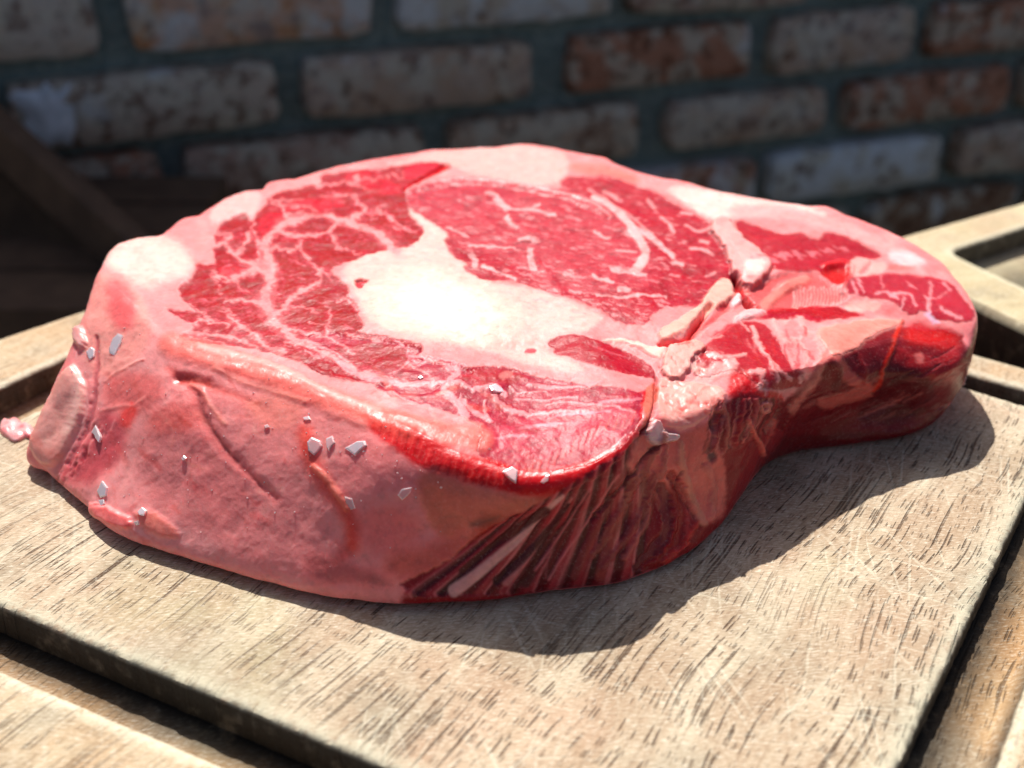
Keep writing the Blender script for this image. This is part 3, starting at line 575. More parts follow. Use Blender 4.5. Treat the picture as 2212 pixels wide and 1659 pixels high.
# tail underside
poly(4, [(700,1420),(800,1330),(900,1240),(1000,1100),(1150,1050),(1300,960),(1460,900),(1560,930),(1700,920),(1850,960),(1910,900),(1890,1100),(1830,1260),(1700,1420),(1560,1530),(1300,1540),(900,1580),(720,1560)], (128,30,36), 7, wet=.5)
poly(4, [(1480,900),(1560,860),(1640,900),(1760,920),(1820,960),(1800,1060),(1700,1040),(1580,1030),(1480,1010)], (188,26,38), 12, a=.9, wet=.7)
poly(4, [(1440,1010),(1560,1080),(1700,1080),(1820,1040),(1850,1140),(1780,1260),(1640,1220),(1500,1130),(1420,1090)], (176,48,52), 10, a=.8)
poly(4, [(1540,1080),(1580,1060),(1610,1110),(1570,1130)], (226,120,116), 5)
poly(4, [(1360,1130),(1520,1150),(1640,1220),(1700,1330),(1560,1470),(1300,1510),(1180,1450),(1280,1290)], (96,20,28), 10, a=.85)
poly(4, [(1840,870),(1900,900),(1910,980),(1870,1060),(1840,1000)], (236,140,142), 5)
er = np.random.RandomState(31)
for i in range(60):
    t = er.uniform(0, 1); x = 760+t*980; y = 1500-er.uniform(0, 1)*(120+330*t); l = er.uniform(60, 220)
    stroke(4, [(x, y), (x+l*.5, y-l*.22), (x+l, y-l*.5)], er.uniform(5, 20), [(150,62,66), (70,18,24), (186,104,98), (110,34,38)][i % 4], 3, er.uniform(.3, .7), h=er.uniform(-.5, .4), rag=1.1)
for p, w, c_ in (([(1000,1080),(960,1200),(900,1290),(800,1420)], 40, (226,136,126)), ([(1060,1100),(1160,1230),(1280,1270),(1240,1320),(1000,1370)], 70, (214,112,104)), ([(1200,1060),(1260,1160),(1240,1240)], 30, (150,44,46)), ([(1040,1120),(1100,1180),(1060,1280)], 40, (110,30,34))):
    stroke(4, p, w, c_, 6, .8, h=.3, rag=1.1)
poly(4, [(940,940),(1040,900),(1200,870),(1460,850),(1480,890),(1400,920),(1300,960),(1200,1040),(1110,1070),(1050,1100),(1000,1040)], (246,154,142), 6, lab=8, wet=.9, h=.4)
poly(4, [(1090,930),(1260,890),(1420,880),(1280,940),(1160,1010),(1080,1040)], (234,130,118), 12, a=.6)
stroke(4, [(1475,870),(1440,960),(1400,1060),(1355,1160),(1350,1240),(1300,1290)], 20, (224,62,44), 5, .8, h=.4, wet=1)
# cracks
stroke(4, [(455,600),(470,660),(500,700),(540,760)], 40, (176,20,34), 5, .9, h=-2.4)
stroke(4, [(300,790),(240,870),(180,960),(140,1000),(60,1010),(0,1015)], 34, (206,30,36), 5, .9, h=-2.2, w2=16)
stroke(4, [(440,760),(330,850),(230,930),(170,990)], 30, (222,70,70), 7, .7, h=-1.2)
poly(4, [(0,930),(120,860),(260,760),(330,640),(400,600),(440,640),(440,740),(330,800),(230,860),(180,930),(60,990),(0,1000)], (246,176,162), 4, h=.9)
poly(4, [(420,760),(480,680),(500,690),(480,780),(440,800)], (250,200,200), 3, h=.8)
poly(4, [(430,880),(520,800),(660,810),(560,840),(470,890)], (252,190,190), 3, h=.4)
stroke(6, [(445,300),(435,400),(440,480),(400,580),(370,640)], 16, (160,40,40), 4, .7, h=-1.3)
stroke(5, [(2110,380),(2100,480),(2080,570)], 14, (216,20,40), 2, .8)
# deepest notch under the lip, seen dark
fl_ = sm(GY-(700+GX*.28), 0, 60)*sm(1000-GX, 0, 150); HGT *= 1-.35*fl_
gr_ = fbm2((GX+GY*1.2)/40, (GY-GX*.2)/5, 131, 3, .65)                        # grain and small cracks of the fat
ft_ = (LAB == 0)*sm(COL[..., 1], .30, .55); COL *= (1-.10*ft_*np.clip(gr_+.15, 0, 1))[..., None]*np.array([1, 1, 1], np.float32); HGT += .10*gr_*ft_
_l = COL.mean(2, keepdims=True); COL[:] = np.clip(_l+(COL-_l)*1.12, .004, .93)
# mottling
COL *= (1+.10*fbm2(GX/9, GY/6, 41, 3, .7)[..., None]*np.array([.5, 1, 1], np.float32))
# ---------------------------------------------------------------- boards
def line(p, q): return at(*p)[:2], at(*q)[:2]
def isect(l1, l2):
    (a, b), (c, d) = l1, l2
    A = np.array([b-a, -(d-c)]).T; t = np.linalg.solve(A, c-a); return a+t[0]*(b-a)
def quad(A, R, F, L):                        # corners: front (A,R), right (R,F), back (F,L), left (L,A)
    return np.array([isect(A, R), isect(R, F), isect(F, L), isect(L, A)])
def shift(l, d):                             # parallel line, d to the right of its direction
    a, b = l; n = np.array([(b-a)[1], -(b-a)[0]]); n = n/np.linalg.norm(n); return a+n*d, b+n*d
A1 = line((0, 1309), (768, 1632)); R1 = line((1940, 1659), (2212, 1090)); F1 = line((2071, 830), (2212, 873)); L1 = line((0, 920), (93, 880))
A2 = line((0, 1444), (486, 1652)); R2 = line((2148, 1659), (2212, 1481)); F2 = line((2083, 804), (2212, 840)); L2 = line((0, 838), (162, 762))
F3 = line((2101, 756), (2212, 787)); L3 = line((0, 724), (192, 660)); A3 = shift(A2, .030); R3 = shift(R2, .034)
PQ = quad(A1, R1, F1, L1); IQ = quad(A2, R2, F2, L2); OQ = quad(A3, R3, F3, L3)

def fill_edges(q, n, rad=.004):
    """closed loop of n points per side along a quad with rounded corners"""
    pts = []
    for i in range(4):
        p, c, nx = q[i-1], q[i], q[(i+1) % 4]
        u = (p-c)/np.linalg.norm(p-c); v = (nx-c)/np.linalg.norm(nx-c)
        a, b = c+u*rad, c+v*rad
        for t in np.linspace(0, 1, 8, endpoint=False): pts.append((1-t)**2*a+2*t*(1-t)*c+t*t*b)
        e = nx-v*rad
        for t in np.linspace(0, 1, n, endpoint=False): pts.append(b+(e-b)*t)
    return np.array(pts)
def loft(name, loops, zs, edge, mat, parent, n=260, rad=.004, closed_center=False, jag=.00022, seed=0, painted_shade=None, depth=(.0064, .0085, .0090, .0089)):
    """loops: list of quads, zs: heights, one ring of vertices for each"""
    V = []; E_ = []
    for q, z, e in zip(loops, zs, edge):
        p = fill_edges(q, n, rad)
        m = len(p)
        if isinstance(z, tuple):                       # (z0, offset): floor depth differs side by side
            dd = np.concatenate([np.full(m//4, d_) for d_ in depth]); dd = np.roll(dd, 4)
            zz = z[0]-dd+z[1]
        else: zz = np.full(m, z)
        if jag:
            s = vnoise2(p[:, 0]*900, p[:, 1]*900, seed)+.6*vnoise2(p[:, 0]*260, p[:, 1]*260, seed+3)
            cen = q.mean(0); dv = p-cen; dv /= np.linalg.norm(dv, axis=1)[:, None]
            p = p+dv*(s*jag*e)[:, None]
            zz = zz+vnoise2(p[:, 0]*120, p[:, 1]*120, seed+5)*.00012+s*jag*.5*e
        V.append(np.c_[p, zz]); E_.append(np.full(m, float(e)))
    m = len(V[0]); F = []
    for r in range(len(V)-1):
        a = r*m+np.arange(m); b = r*m+(np.arange(m)+1) % m
        F.append(np.c_[a, b, b+m, a+m])
    F = np.vstack(F); V = np.vstack(V); E_ = np.concatenate(E_)
    if closed_center:
        c = len(V); V = np.vstack([V, [*(V[-m:].mean(0))]]); E_ = np.r_[E_, 0]
        a = (len(loops)-1)*m+np.arange(m); b = (len(loops)-1)*m+(np.arange(m)+1) % m
        faces = [tuple(x) for x in F.tolist()]+[(int(i), int(j), c) for i, j in zip(a, b)]
    else:
        faces = F
    o = mesh_obj(name, V, faces, mat, parent, True, True); attr(o, 'edge', E_)
    if painted_shade: attr(o, 'painted_shade', np.r_[np.repeat(np.array(painted_shade, float), m), [0.0]*(len(V)-m*len(loops))])
    return o
def inset(q, d):
    c = q.mean(0); out = []
    for i in range(4):
        l0 = (q[i-1], q[i]); l1 = (q[i], q[(i+1) % 4])
        out.append(isect(shift_in(l0, d, c), shift_in(l1, d, c)))
    return np.array(out)
def shift_in(l, d, c):
    a, b = l; n = np.array([(b-a)[1], -(b-a)[0]]); n = n/np.linalg.norm(n)
    if (c-a)@n < 0: n = -n
    return a+n*d, b+n*d
GDP = .009
def board(name, label, PQ, IQ, OQ, mats, z0=0.0, thick=.028):
    c = OQ.mean(0); root = empty(name, (c[0], c[1], z0-thick)); tag(root, label, 'cutting board')
    o = loft('cutting_surface', [PQ, PQ, inset(PQ, .0004), inset(PQ, .0012), inset(PQ, .0022), inset(PQ, .0045), inset(PQ, .012), inset(PQ, .05)],
         [z0-.016, z0-.0013, z0-.0005, z0-.0001, z0, z0, z0, z0], [.25, .8, 1, 1, .8, .12, 0, 0], mats[0], root, closed_center=True, painted_shade=[1, .9, .25, 0, 0, 0, 0, 0])
    loft('groove_floor', [inset(OQ, .002), inset(OQ, .002), inset(IQ, -.002), inset(IQ, .0), inset(IQ, .003), inset(PQ, -.0035), inset(PQ, -.0), inset(PQ, .004)],
         [z0-thick+.001, z0-.017, (z0, -.002), (z0, .0015), (z0, 0), (z0, 0), (z0, .0008), (z0, -.001)], [0]*8, mats[1], root, jag=0, closed_center=False, painted_shade=[1, 1, 1, .8, 0, .8, 1, 1])  # groove shadow put into the floor colour along both walls
    loft('rim', [IQ, IQ, inset(IQ, -.0005), inset(IQ, -.0015), inset(IQ, -.004), inset(OQ, .006), inset(OQ, .002), OQ, OQ],
         [z0-.0165, z0-.0012, z0-.0004, z0, z0, z0, z0-.0006, z0-.003, z0-thick], [.1, .6, 1, 1, .1, 0, .3, .5, 0], mats[2], root, rad=.006, painted_shade=[1, .8, .1, 0, 0, 0, 0, .9, 1])
    return root
board('cutting_board', 'worn pale wooden cutting board with a deep juice groove, under the raw steak', PQ, IQ, OQ, (WOOD, WOODF, WOODR))
# second board behind on the right
b_out_back = line((1931, 509), (2212, 431)); b_out_front = line((2080, 639), (2212, 702))
b_in_back = line((2054, 542), (2212, 491)); b_in_front = line((2071, 553), (2212, 619))
b_p_back = shift(b_in_back, .0115*2.3); b_p_front = line((2183, 543), (2212, 557.5))
Ls = lambda l, d: shift(l, d)
def far(l0, dist):                           # a line crossing l0 at dist from its first point
    a, b = l0; u = (b-a)/np.linalg.norm(b-a); n = np.array([-u[1], u[0]]); p = a+u*dist; return p, p+n
def quad2(Fr, Bk, d_back, d_right):
    cor = isect(Fr, Bk); u = Fr[1]-Fr[0]; u /= np.linalg.norm(u); v = Bk[1]-Bk[0]; v /= np.linalg.norm(v)
    return np.array([cor, cor+u*d_right, cor+u*d_right+v*d_back, cor+v*d_back])
OQ2 = quad2(b_out_front, b_out_back, .30, .26)
IQ2 = quad2(b_in_front, b_in_back, .24, .20)
PQ2 = quad2(b_p_front, b_p_back, .18, .14)
board('cutting_board', 'second pale wooden grooved board standing behind the first at the right edge', PQ2, IQ2, OQ2, (WOOD2, WOOD2, WOOD2))

# ---------------------------------------------------------------- table, ground
def simple(name, c, rough=.7, bump_s=0, bump_d=.001, spec=.3, var=None):
    k = NT(name); g = k.n('ShaderNodeNewGeometry').outputs['Position']
    b = lin(c)
    n = k.noise(g, bump_s or 60, 4, .6)
    k.l(k.mix(k.ss(n, .35, .68), b, lin(var or tuple(min(255, int(v*1.35)) for v in c))), k.p.inputs['Base Color'])
    k.p.inputs['Roughness'].default_value = rough; k.p.inputs['Specular IOR Level'].default_value = spec
    if bump_s: k.l(k.bump(n, bump_d), k.p.inputs['Normal'])
    return k.m
M_TABLE = simple('dark table paint', (22, 22, 22), .8, 90, .0004, .1)
M_PAVE = simple('paving', (70, 66, 60), .9, 12, .004)
def prism(name, pts, z0, z1, mat, parent=None, smooth=False):
    n = len(pts); V = [(p[0], p[1], z0) for p in pts]+[(p[0], p[1], z1) for p in pts]
    F = [tuple(range(n))[::-1], tuple(range(n, 2*n))]+[(i, (i+1) % n, n+(i+1) % n, n+i) for i in range(n)]
    return mesh_obj(name, V, F, mat, parent, smooth)
u_ = (OQ2[3]-OQ2[0])/np.linalg.norm(OQ2[3]-OQ2[0]); v_ = np.array([u_[1], -u_[0]])
tb = OQ2[0]+v_*.012
t = empty('table', (tb[0]+v_[0]*.3, tb[1]+v_[1]*.3, -.75)); tag(t, 'dark painted garden table carrying the two wooden boards', 'table')
tl = tb-u_*.75; tr = tb+u_*.75
prism('table_top', [tl, tr, tr+v_*.8, tl+v_*.8], -.062, -.0285, M_TABLE, t)
for p in (tl+u_*.06+v_*.06, tr-u_*.06+v_*.06, tr-u_*.06+v_*.74, tl+u_*.06+v_*.74):
    prism('leg', [p-u_*.03-v_*.03, p+u_*.03-v_*.03, p+u_*.03+v_*.03, p-u_*.03+v_*.03], -.75, -.0625, M_TABLE, t)
gr = prism('ground', [(-12, -12), (12, -12), (12, 12), (-12, 12)], -.80, -.75, M_PAVE); tag(gr, kind='structure', label='grey stone paving under the table')

# ---------------------------------------------------------------- brick wall
WA = math.radians(20.4); WD = np.array([math.cos(WA), math.sin(WA), 0]); WN = np.array([math.sin(WA), -math.cos(WA), 0]); W0 = np.array([0, 1.0, 0])
def wall_st(x, y):
    d = ray(x, y); t = ((W0-CC)@WN)/(d@WN); Q = CC+t*d
    return (Q-W0)@WD, Q[2]
def brick_mat():
    k = NT('old brick'); g = k.n('ShaderNodeNewGeometry').outputs['Position']; oi = k.n('ShaderNodeObjectInfo')
    base = oi.outputs['Color']
    n1 = k.noise(g, 34, 4, .65); n2 = k.noise(g, 70, 4, .65)
    c = k.mix(k.ss(n1, .46, .58, 0, .75), base, lin((206, 198, 178)))
    c = k.mix(k.ss(n2, .48, .64, 0, .8), c, lin((104, 66, 46)))
    c = k.mix(k.ss(k.noise(k.mapping(g, loc=(4, 2, 1)), 20, 4, .6), .58, .70, 0, .8), c, lin((214, 216, 214)))
    c = k.mix(k.math('MULTIPLY', k.ss(k.noise(k.mapping(g, loc=(1, 5, 1)), 34, 3, .6), .40, .56), k.math('SUBTRACT', 1.0, oi.outputs['Alpha'])), c, lin((226, 232, 234)))
    k.l(c, k.p.inputs['Base Color']); k.p.inputs['Roughness'].default_value = .9; k.p.inputs['Specular IOR Level'].default_value = .15
    k.l(k.bump(k.noise(g, 160, 5, .65), .003), k.p.inputs['Normal']); return k.m
M_BRICK = brick_mat()
M_MORT = simple('dark mortar', (116, 132, 129), .95, 130, .004, .1, (144, 158, 153))
rnd = random.Random(4)
def brick_mesh(seed):
    r = np.random.RandomState(seed); nx, nz = 10, 4; V = []
    # rounded, chipped face: rings from back to front
    prof = [(.0, 1.0), (.55, 1.0), (.85, .985), (1.0, .93)]
    def ring(sc_, dpt):
        out = []
        for i in range(nx): out.append((-.5+i/nx, -.5))
        for i in range(nz): out.append((.5, -.5+i/nz))
        for i in range(nx): out.append((.5-i/nx, .5))
        for i in range(nz): out.append((-.5, .5-i/nz))
        o = []
        for x, z in out:
            rr = .014 if abs(x) > .49 and abs(z) > .49 else 0
            o.append((x*(1-(1-sc_)*.25)-math.copysign(rr, x), dpt, z*sc_-math.copysign(rr*2.4, z)))
        return o
    jx = r.uniform(-1, 1, (28, 2))
    for d, s in prof:
        for j, (x, y, z) in enumerate(ring(s, d)):
            V.append((x+jx[j, 0]*.010, y, z+jx[j, 1]*.035))
    m = 28; F = []
    for a in range(len(prof)-1):
        for j in range(m): F.append((a*m+j, a*m+(j+1) % m, (a+1)*m+(j+1) % m, (a+1)*m+j))
    c = len(V); V.append((0, 1.02, 0))
    for j in range(m): F.append(((len(prof)-1)*m+j, (len(prof)-1)*m+(j+1) % m, c))
    me = bpy.data.meshes.new('brick'); me.from_pydata(V, [], F); me.update()
    me.polygons.foreach_set('use_smooth', np.ones(len(me.polygons), bool)); me.materials.append(M_BRICK); return me
BM = [brick_mesh(i) for i in range(7)]
wall = empty('brick_wall', (W0[0], W0[1], -.75)); wall.rotation_euler = (0, 0, WA)
tag(wall, 'old brick wall with recessed dark mortar, blurred behind the steak', 'wall')
S_A, S_B = -1.25, 1.75
zb1 = wall_st(500, 87)[1]; zb2 = wall_st(500, 262)[1]; zt2 = wall_st(500, 130)[1]
PIT = zb1-zb2; BH = zt2-zb2
def row_line(r):                                    # height of the underside of row r (0 is the topmost in view)
    return zb1-PIT*r
def wall_local(s, dep, z): return (s, -dep, z+.75)
def brick(s0, s1, zb, tone, white=0.0, hs=1.0):
    me = BM[rnd.randrange(len(BM))]; o = bpy.data.objects.new('brick', me); col.objects.link(o); o.parent = wall
    o.location = wall_local((s0+s1)/2, -.004, zb+BH*.5); o.scale = (s1-s0, -(.026+rnd.uniform(-.003, .004)), BH*hs)
    o.rotation_euler = (0, rnd.uniform(-.012, .012), 0)
    o.color = (*lin(tone)[:3], 1.0-white)
TN = {'o': (206, 146, 100), 'g': (200, 184, 166), 'r': (184, 130, 104), 'b': (194, 166, 142), 'w': (214, 214, 204), 'p': (184, 156, 138), 'd': (148, 116, 92)}
rows = {0: [(-260, 205, 'g', .1), (275, 790, 'o', .25), (845, 1300, 'g', .7), (1345, 1718, 'p', .1), (1765, 2300, 'b', .0)],
        1: [(20, 590, 'g', .0), (645, 1130, 'b', .1), (1215, 1600, 'r', .0), (1650, 1945, 'b', .15), (1990, 2330, 'r', .0)],
        2: [(-160, 350, 'r', .0), (395, 905, 'p', .0), (960, 1360, 'b', .0), (1425, 1755, 'b', .1), (1810, 2145, 'r', .0), (2190, 2500, 'b', .1)],
        3: [(-120, 330, 'p', .3), (380, 850, 'b', .1), (900, 1240, 'g', .3), (1290, 1605, 'r', .6), (1640, 2000, 'w', .9), (2045, 2380, 'b', .1)],
        4: [(600, 1130, 'b', .0), (1180, 1480, 'r', .0), (1520, 1800, 'g', .0), (1850, 2165, 'd', .0), (2205, 2500, 'b', .1)]}
yrow = {0: 20, 1: 190, 2: 370, 3: 530, 4: 650}
for r in range(-5, 11):
    zb = row_line(r); sp = []
    if r in rows:
        for x0, x1, tn, wh in rows[r]:
            # solve for the wall abscissa at this row's mid height
            def s_at(x):
                lo, hi = -600, 1500
                for _ in range(40):
                    m = (lo+hi)/2
                    if wall_st(x, m)[1] > zb+BH*.5: lo = m
                    else: hi = m
                return wall_st(x, lo)[0]
            sp.append((s_at(x0), s_at(x1), TN[tn], wh))
        L0, L1_ = sp[0][0], sp[-1][1]
    else:
        L0 = L1_ = rnd.uniform(-.1, .1)
        sp = []
    s = L1_+.016
    while s < S_B-.05:
        ln = rnd.choice((.2, .2, .2, .1))+rnd.uniform(-.01, .01); e = min(s+ln, S_B-.004); sp.append((s, e, TN[rnd.choice('ogrbbpd')], rnd.choice((0, 0, .1, .6)))); s = e+.016
    s = L0-.016 if r in rows else L0
    while s > S_A+.05:
        ln = rnd.choice((.2, .2, .2, .1))+rnd.uniform(-.01, .01); e = max(s-ln, S_A+.004); sp.append((e, s, TN[rnd.choice('ogrbbpd')], rnd.choice((0, 0, .1, .6)))); s = e-.016
    for a, b, c_, wh in sp:
        if b-a > .03: brick(a, b, zb, c_, wh, rnd.uniform(.92, 1.08))
ztop = row_line(-5)+BH+.014
# mortar bed: an uneven slab behind the brick faces
nx, nz = 220, 110; xs = np.linspace(S_A, S_B, nx); zs = np.linspace(0, ztop+.75, nz); X_, Z_ = np.meshgrid(xs, zs)
D_ = .002+.004*fbm2(X_*22, Z_*22, 5, 3)
V = np.c_[X_.ravel(), -D_.ravel(), Z_.ravel()]; i_ = (np.arange(nz-1)[:, None]*nx+np.arange(nx-1)).ravel(); F = np.c_[i_, i_+1, i_+nx+1, i_+nx]
mo = mesh_obj('mortar_bed', V, F, M_MORT); mo.parent = wall
bk = prism('wall_core', [(S_A, .004+.001), (S_B, .005), (S_B, .22), (S_A, .22)], .0, ztop+.75+.03, M_MORT); bk.parent = wall
# splashes of pale paint left on the wall
M_PALE = simple('pale paint', (226, 232, 238), .7, 60, .001, .3, (186, 192, 196))
def splash(px_, py_, rw, rh, front, sd):
    sx, sz = wall_st(px_, py_); vv = []; n = 26; r = np.random.RandomState(sd); jj = 1+.16*r.randn(n)
    for ring_, dd in ((1.0, .0), (.9, .0025), (.45, .0036)):
        for q in range(n):
            a = q/n*2*math.pi; ca, sa = math.cos(a), math.sin(a); m_ = max(abs(ca), abs(sa))**.6
            vv.append((ring_*rw*ca/m_*jj[q], -dd, ring_*rh*sa/m_*jj[q]))
    vv.append((0, -.0036, 0)); ff = [(q*n+w_, q*n+(w_+1) % n, (q+1)*n+(w_+1) % n, (q+1)*n+w_) for q in range(2) for w_ in range(n)]+[(2*n+w_, 2*n+(w_+1) % n, 3*n) for w_ in range(n)]
    me = bpy.data.meshes.new('paint_patch'); me.from_pydata(vv, [], ff); me.materials.append(M_PALE); me.polygons.foreach_set('use_smooth', np.ones(len(me.polygons), bool))
    po = bpy.data.objects.new('paint_patch', me); col.objects.link(po); po.parent = wall; po.location = (sx, -front, sz+.75)
splash(328, 478, .008, .017, .007, 1); splash(103, 228, .019, .024, .0295, 2)

# ---------------------------------------------------------------- dark wooden chair, left
M_CHAIR = simple('dark stained wood', (98, 78, 64), .75, 40, .0008, .1, (116, 92, 74))
def beam(name, P0, P1, wdt, thk, mat, parent, up=(0, 0, 1)):
    P0, P1 = np.array(P0), np.array(P1); d = P1-P0; d /= np.linalg.norm(d); s_ = np.cross(d, up); s_ /= np.linalg.norm(s_); n_ = np.cross(s_, d)
    V = []
    for P in (P0, P1):
        for a, b in ((-1, -1), (1, -1), (1, 1), (-1, 1)): V.append(P+s_*a*wdt/2+n_*b*thk/2)
    F = [(0, 1, 2, 3)[::-1], (4, 5, 6, 7), (0, 1, 5, 4), (1, 2, 6, 5), (2, 3, 7, 6), (3, 0, 4, 7)]
    o = mesh_obj(name, V, F, mat, parent, False)
    b_ = o.modifiers.new('bevel', 'BEVEL'); b_.width = .003; b_.segments = 2; return o
ch = empty('garden_chair', (-.42, .80, -.75)); tag(ch, 'dark brown wooden garden chair in shade at the left, behind the board', 'chair')
pa = at_depth(-120, 190, .80); pb = at_depth(330, 590, .66)
beam('arm_rail', pa, pb, .016, .036, M_CHAIR, ch)
pc = [at_depth(-160, 232, .82), at_depth(300, 640, .68)]
V = []
for dy in (0, .022):
    for P in (pc[0], pc[1], at_depth(-160, 900, .70)+np.array([0, .0, 0])): V.append(P+np.array([0, dy, 0]))
o = mesh_obj('side_panel', V, [(0, 1, 2), (5, 4, 3), (0, 3, 4, 1), (1, 4, 5, 2), (2, 5, 3, 0)], simple('dark panel wood', (74, 58, 46), .8, 30, .0008, .1, (92, 72, 56)), ch, False)
q0 = at_depth(-200, 668, .62); q1 = at_depth(290, 600, .62)
dv = (q1-q0)/np.linalg.norm(q1-q0); back = np.array([-dv[1], dv[0], 0])
for i in range(4):
    a = q0+back*(.0+.062*i); b = q1+back*(.0+.062*i)
    prism('seat_slat', [a, b, b+back*.056, a+back*.056], q0[2]-.022, q0[2], M_CHAIR, ch)
for a in (q0+back*.02+dv*.02, q1+back*.02-dv*.03, q0+back*.2+dv*.02, q1+back*.2-dv*.03):
    prism('leg', [a+dv*s1*.02+back*s2*.02 for s1, s2 in ((-1, -1), (1, -1), (1, 1), (-1, 1))], -.75, q0[2]-.0225, M_CHAIR, ch)
# ---------------------------------------------------------------- steak body
# stations round the steak: (rim px,py,z), (upper side px,py), (lower side px,py), (foot px,py) ; None = hidden, built from the rim
def yb(p, d): return at_depth(p[0], p[1], d)
FRONT = [  # rim, mid1, mid2, foot, z of rim, z1, z2
 ((222, 592), (168, 715), (104, 860), (70, 962), .0530, .0350, .0150),
 ((262, 640), (212, 770), (150, 915), (102, 1012), .0530, .0360, .0160),
 ((315, 690), (285, 820), (235, 970), (182, 1080), .0522, .0360, .0165),
 ((372, 742), (350, 880), (320, 1030), (250, 1142), .0515, .0360, .0170),
 ((480, 785), (470, 925), (445, 1075), (395, 1192), .0495, .0350, .0165),
 ((600, 812), (600, 955), (585, 1110), (550, 1240), .0478, .0330, .0155),
 ((720, 862), (722, 990), (712, 1135), (700, 1275), .0440, .0310, .0150),
 ((860, 925), (860, 1020), (850, 1150), (840, 1291), .0398, .0298, .0145),
 ((985, 985), (975, 1050), (950, 1160), (940, 1291), .0358, .0288, .0140),
 ((1110, 1022), (1095, 1075), (1065, 1165), (1060, 1286), .0335, .0275, .0140),
 ((1230, 1018), (1220, 1066), (1190, 1150), (1190, 1266), .0330, .0275, .0140),
 ((1330, 968), (1330, 1025), (1310, 1115), (1325, 1250), .0345, .0280, .0135),
 ((1395, 900), (1405, 985), (1405, 1090), (1420, 1218), .0355, .0260, .0130),
 ((1455, 905), (1468, 990), (1482, 1080), (1500, 1178), .0325, .0240, .0120),
 ((1535, 872), (1552, 950), (1562, 1035), (1566, 1122), .0310, .0220, .0110),
 ((1630, 810), (1642, 880), (1644, 955), (1600, 1072), .0320, .0230, .0120),
 ((1715, 795), (1705, 860), (1690, 925), (1655, 1000), .0320, .0220, .0120),
 ((1800, 776), (1775, 850), (1755, 905), (1735, 968), .0310, .0220, .0120),
 ((1870, 748), (1850, 825), (1830, 885), (1820, 955), .0310, .0220, .0115),
 ((1945, 734), (1930, 805), (1915, 870), (1900, 942), .0305, .0220, .0110),
 ((2010, 742), (2010, 812), (1995, 880), (1975, 930), .0295, .0210, .0100),
 ((2068, 732), (2078, 785), (2060, 845), (2030, 900), .0290, .0200, .0100)]
BACK = [((2106, 690), .0285), ((2092, 640), .0290), ((2062, 598), .0300), ((2034, 566), .0315), ((1985, 533), .0335), ((1938, 506), .0350), ((1885, 482), .0365), ((1828, 464), .0380), ((1792, 447), .0390), ((1750, 443), .0392), ((1715, 438), .0396),
        ((1640, 428), .0405), ((1560, 414), .0415), ((1480, 392), .0425), ((1410, 377), .043), ((1335, 355), .0440), ((1300, 338), .0445), ((1240, 327), .0447), ((1180, 314), .045), ((1130, 309), .0452), ((1080, 315), .0452), ((1000, 319), .0455), ((930, 322), .0460), ((850, 336), .0463),
        ((760, 350), .0466), ((690, 368), .0468), ((640, 384), .0470), ((608, 386), .0472), ((578, 392), .0474), ((565, 408), .0474), ((535, 410), .0478), ((490, 424), .0482), ((455, 445), .049), ((430, 464), .0495), ((398, 470), .0500), ((370, 490), .0508), ((340, 508), .0515), ((290, 516), .0525), ((250, 532), .0532), ((230, 555), .0534)]
ZR = [.0345, .0342, .0338, .0334, .0332, .0332, .0330, .0322, .0302, .0285, .0287, .0310, .0325, .0297, .0307, .0324, .0304, .0286, .0284, .0270, .0252, .0240]
ringsP = []
for zr, (r_, m1, m2, b_, _z, _1, _2) in zip(ZR, FRONT):
    bl = .0042 if r_[0] > 1850 else .0030 if r_[0] > 1600 else (.0030 if r_[0] < 800 else .0034) if r_[0] < 900 else .0018
    zr = zr*1.02; z1 = zr*(1-(m1[1]-r_[1])/(b_[1]-r_[1]))+bl; z2 = zr*(1-(m2[1]-r_[1])/(b_[1]-r_[1]))+(.0036 if r_[0] < 950 else .0018)
    f0 = at(*b_, .0033 if r_[0] < 1300 else .0028); hd = f0[:2]-np.array([0., .29]); hd /= np.linalg.norm(hd)
    z2 = max(z2, .0085); ringsP.append([at(*r_, zr), at(*m1, z1), at(*m2, z2), f0, np.r_[f0[:2]-hd*.0042, .0004]])
c2 = np.array([0.0, .29])
for j_, (p_, z) in enumerate(BACK):
    z = z*(.93-.285*(j_/(len(BACK)-1))**1.6)
    R_ = at(*p_, z); dv = R_[:2]-c2; dv /= np.linalg.norm(dv)
    f = .55 if p_[0] > 2000 else 1
    B_ = np.r_[R_[:2]-dv*.006, .0004]
    M1 = np.r_[R_[:2]+dv*.0022*f, z*.66]; M2 = np.r_[R_[:2]+dv*.0005, z*.30]
    ringsP.append([R_, M1, M2, np.r_[B_[:2]+dv*.003, .004], B_])
RP = np.array(ringsP)                            # station, ring, xyz
# soften the joints between the traced front and the built back
def cr(P, n_per):
    """closed Catmull-Rom through P[k]; n_per[k] samples in segment k"""
    out = []; K = len(P)
    for k in range(K):
        p0, p1, p2, p3 = P[k-1], P[k], P[(k+1) % K], P[(k+2) % K]
        t = (np.arange(n_per[k])/n_per[k])[:, None, None]
        out.append(.5*((2*p1)+(-p0+p2)*t+(2*p0-5*p1+4*p2-p3)*t*t+(-p0+3*p1-3*p2+p3)*t**3))
    return np.vstack(out)
QF = 1.0
npx = []
for k in range(len(RP)):
    a = np.array(proj(RP[k].mean(0))) if False else np.array(proj(RP[k, 0])); b = np.array(proj(RP[(k+1) % len(RP), 0])); a2 = np.array(proj(RP[k, 3])); b2 = np.array(proj(RP[(k+1) % len(RP), 3]))
    L = max(np.linalg.norm(a-b), np.linalg.norm(a2-b2) if k < len(FRONT)+1 else 0)
    npx.append(max(4, int(L/(2.7 if k < len(FRONT) else 3.4)*QF)))
